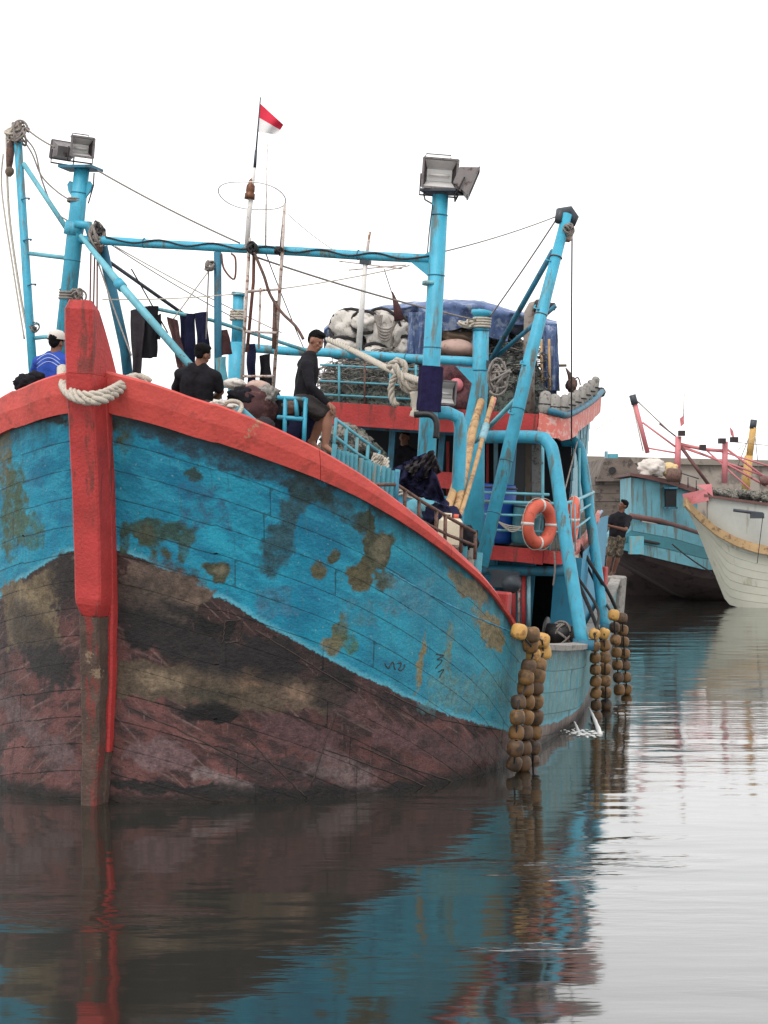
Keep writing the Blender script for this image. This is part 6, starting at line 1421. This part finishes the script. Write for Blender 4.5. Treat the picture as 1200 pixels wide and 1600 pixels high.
# pale boat at the right, bow to the left
wb = ashore('moored_boat', G(1140, 945, 54), 'pale grey planked boat with tan sheer rail at the right edge', 'boat')
SHE = [(1072, 784), (1090, 804), (1120, 830), (1150, 846), (1180, 856), (1210, 862), (1300, 868)]
KEE = [(1072, 792), (1090, 828), (1110, 880), (1136, 944), (1160, 951), (1210, 956), (1300, 962)]
def bowpt(x, y, d0=52.8):      # bow planking turning away to the right
    k = (x - 1072) / 128; stemx = 1072 + max(y - 784, 0) * .40
    q = max(x - stemx, 0); return G(x, y, d0 + .0 * k - 1.3 * (1 - math.exp(-q / 40)) + .004 * q)
NSK = 8
for k in range(NSK):
    rows = []
    for i in range(31):
        f = i / 30; x = 1072 + 228 * f; yt, yb = interp(SHE, x), interp(KEE, x)
        rows.append([bowpt(x, yt + (yb - yt) * (k + q / 2) / NSK + (.22 if q == 0 else -.22 if q == 2 else 0)) for q in range(3)])
    back = [[p + Vec((.05, .35, 0)) for p in r] for r in rows]; mb = MB(); mb.grid(rows); mb.grid([[r[0] for r in rows], [r[0] for r in back]], 0, False); mb.grid([[r[2] for r in rows], [r[2] for r in back]], 0, False); mb.grid([rows[0], back[0]], 0, False); mb.grid(back[::-1]); apart('plank', mb, 'far_hull', wb)
rows = []
for i in range(31):
    x = 1072 + 228 * i / 30; y = interp(SHE, x); p0, p1 = bowpt(x, y - 7, 52.6), bowpt(x, y + 7, 52.6); rows.append([p0, p1, p1 + Vec((0, .5, 0)), p0 + Vec((0, .5, 0))])
mb = MB(); mb.grid(rows, 0, False, True); mb.add(rows[0], [(0, 1, 2, 3)]); apart('sheer_rail', mb, 'far_rail', wb)
rows = []
for i in range(25):
    x = 1106 + 194 * i / 24; yt = 776 + (x - 1106) * .14; yb = interp(SHE, x) - 4; a_, b_ = bowpt(x, yt, 53.0), bowpt(x, yb, 53.0); rows.append([a_, b_, b_ + Vec((0, .2, 0)), a_ + Vec((0, .2, 0))])
mb = MB(); mb.grid(rows, 0, False, True); mb.add(rows[0], [(0, 1, 2, 3)]); apart('bulwark', mb, 'far_grey', wb)
rows = []
for i in range(25):
    x = 1100 + 200 * i / 24; y = 772 + (x - 1100) * .14; a_ = bowpt(x, y, 52.9); rows.append([a_, a_ + Vec((0, 0, -.08)), a_ + Vec((0, .3, -.08)), a_ + Vec((0, .3, 0))])
mb = MB(); mb.grid(rows, 0, False, True); apart('top_rail', mb, 'far_brown', wb)
for pts in ([(1066, 772), (1104, 764), (1108, 782), (1072, 790)], [(1088, 758), (1112, 756), (1114, 776), (1102, 766)]):
    A_ = [bowpt(x, y, 52.9) for x, y in pts]; mb = MB(); mb.add(A_ + [p + Vec((.1, .5, 0)) for p in A_], [(3, 2, 1, 0), (4, 5, 6, 7)] + [(i, (i + 1) % 4, (i + 1) % 4 + 4, i + 4) for i in range(4)]); apart('bow_board', mb, 'far_haze_red', wb)
mb = MB(); mb.tube([bowpt(1146, 797, 52.5), bowpt(1192, 803, 52.5)], .05, 8); apart('hatch_bar', mb, 'dark_steel', wb)
mb = MB(); mb.box(bowpt(1183, 806, 52.5), (.42, .12, .16)); apart('fitting', mb, 'dark_steel', wb)
mb = MB(); mb.tube(sag(bowpt(1192, 806, 52.4), bowpt(1183, 880, 52.3), .0), .012, 5); apart('streak_rope', mb, 'dark_rope', wb)
mb = MB()
for i in range(26): mb.blob(G(1112 + i * 4.2, 768 + (i % 3) * 3 + i * .25, 53.6 + (i % 4) * .25), (.16, .2, .13), i, .4, 3, 7)
wthing('net_pile', mb, 'net_grey', 'grey fishing nets heaped on the deck of the pale boat', 'net')
wblob('float_ball', 1195, 751, 53.5, (.16, .16, .16), 9, 'far_brown', 'dark round float on the nets at the right edge', 'float', .1)
# red rig of the far blue boat
rg3 = ashore('mast_rig', G(1060, 742, 57), 'pink red steel gantry masts and booms behind the far boats', 'mast')
def fp_(name, pts, r, m='far_haze_red', d=57): mb = MB(); mb.tube([G(x, y, d) for x, y in pts], r, 8); return apart(name, mb, m, rg3)
fp_('davit', [(990, 622), (1012, 708)], .08); fp_('davit_head', [(988, 617), (992, 632)], .12, 'dark_steel'); fp_('mast', [(1060, 682), (1058, 742)], .11); fp_('mast', [(1133, 690), (1132, 755)], .1)
fp_('beam', [(1062, 694), (1100, 702), (1134, 705)], .06); fp_('boom', [(1064, 698), (1107, 757)], .06, 'far_brown'); fp_('boom', [(1064, 697), (1130, 722), (1198, 760)], .04); fp_('boom', [(1136, 702), (1198, 748)], .04); fp_('boom', [(1068, 700), (1198, 745)], .035)
fp_('stay', [(994, 625), (1050, 678)], .02, 'grey_rope'); fp_('stay', [(1004, 660), (1058, 700)], .035); fp_('stay', [(1012, 700), (1058, 708)], .03); fp_('stay', [(988, 630), (1005, 705)], .02, 'rope'); fp_('stay', [(1030, 662), (1056, 682)], .025, 'far_brown'); fp_('antenna', [(1068, 655), (1069, 615)], .018, 'rusty_white'); fp_('stay', [(1000, 628), (930, 672)], .010, 'rope')
fp_('stay', [(1140, 690), (1200, 696)], .012, 'grey_rope'); fp_('boom', [(1100, 700), (1200, 790)], .03); fp_('stay', [(1198, 668), (1150, 705)], .010, 'rope'); fp_('stay', [(1136, 708), (1200, 728)], .03)
for x_, y_ in ((1065, 677), (1128, 689), (1147, 687), (1098, 699)): mb = MB(); mb.box(G(x_, y_, 56.8), (.22, .2, .18), Matrix.Rotation(x_, 3, 'Z')); apart('lamp', mb, 'lamp_dark', rg3)
for i, (x_, y_) in enumerate(((1060, 668), (1138, 680))):
    mb = MB(); mb.grid([[G(x_ + 2 + 6 * a + 1.5 * b, y_ - 14 + 13 * b - (5 * a if i == 0 else -8 * a), 57 + .05 * math.sin(a * 5 + b)) for a in (0, .33, .66, 1)] for b in (0, .5, 1)]); wthing('flag', mb, 'far_haze_red', ('red flag in a haze-paled colour on the left far mast', 'red flag in a haze-paled colour on the right far mast')[i], 'flag')
ym = ashore('yellow_mast', G(1170, 770, 58), 'yellow mast with dark top standing behind the pale boat', 'mast')
for n_, pts, r, m in (('pole', [(1164, 775), (1170, 712)], .15, 'far_yellow'), ('pole', [(1171, 712), (1177, 668)], .12, 'far_yellow'), ('cap', [(1176, 670), (1178, 656)], .12, 'dark_steel'), ('stay', [(1178, 664), (1150, 735)], .015, 'grey_rope'), ('stay', [(1178, 664), (1188, 760)], .015, 'grey_rope')):
    mb = MB(); mb.tube([G(x, y, 58) for x, y in pts], r, 8); apart(n_, mb, m, ym)
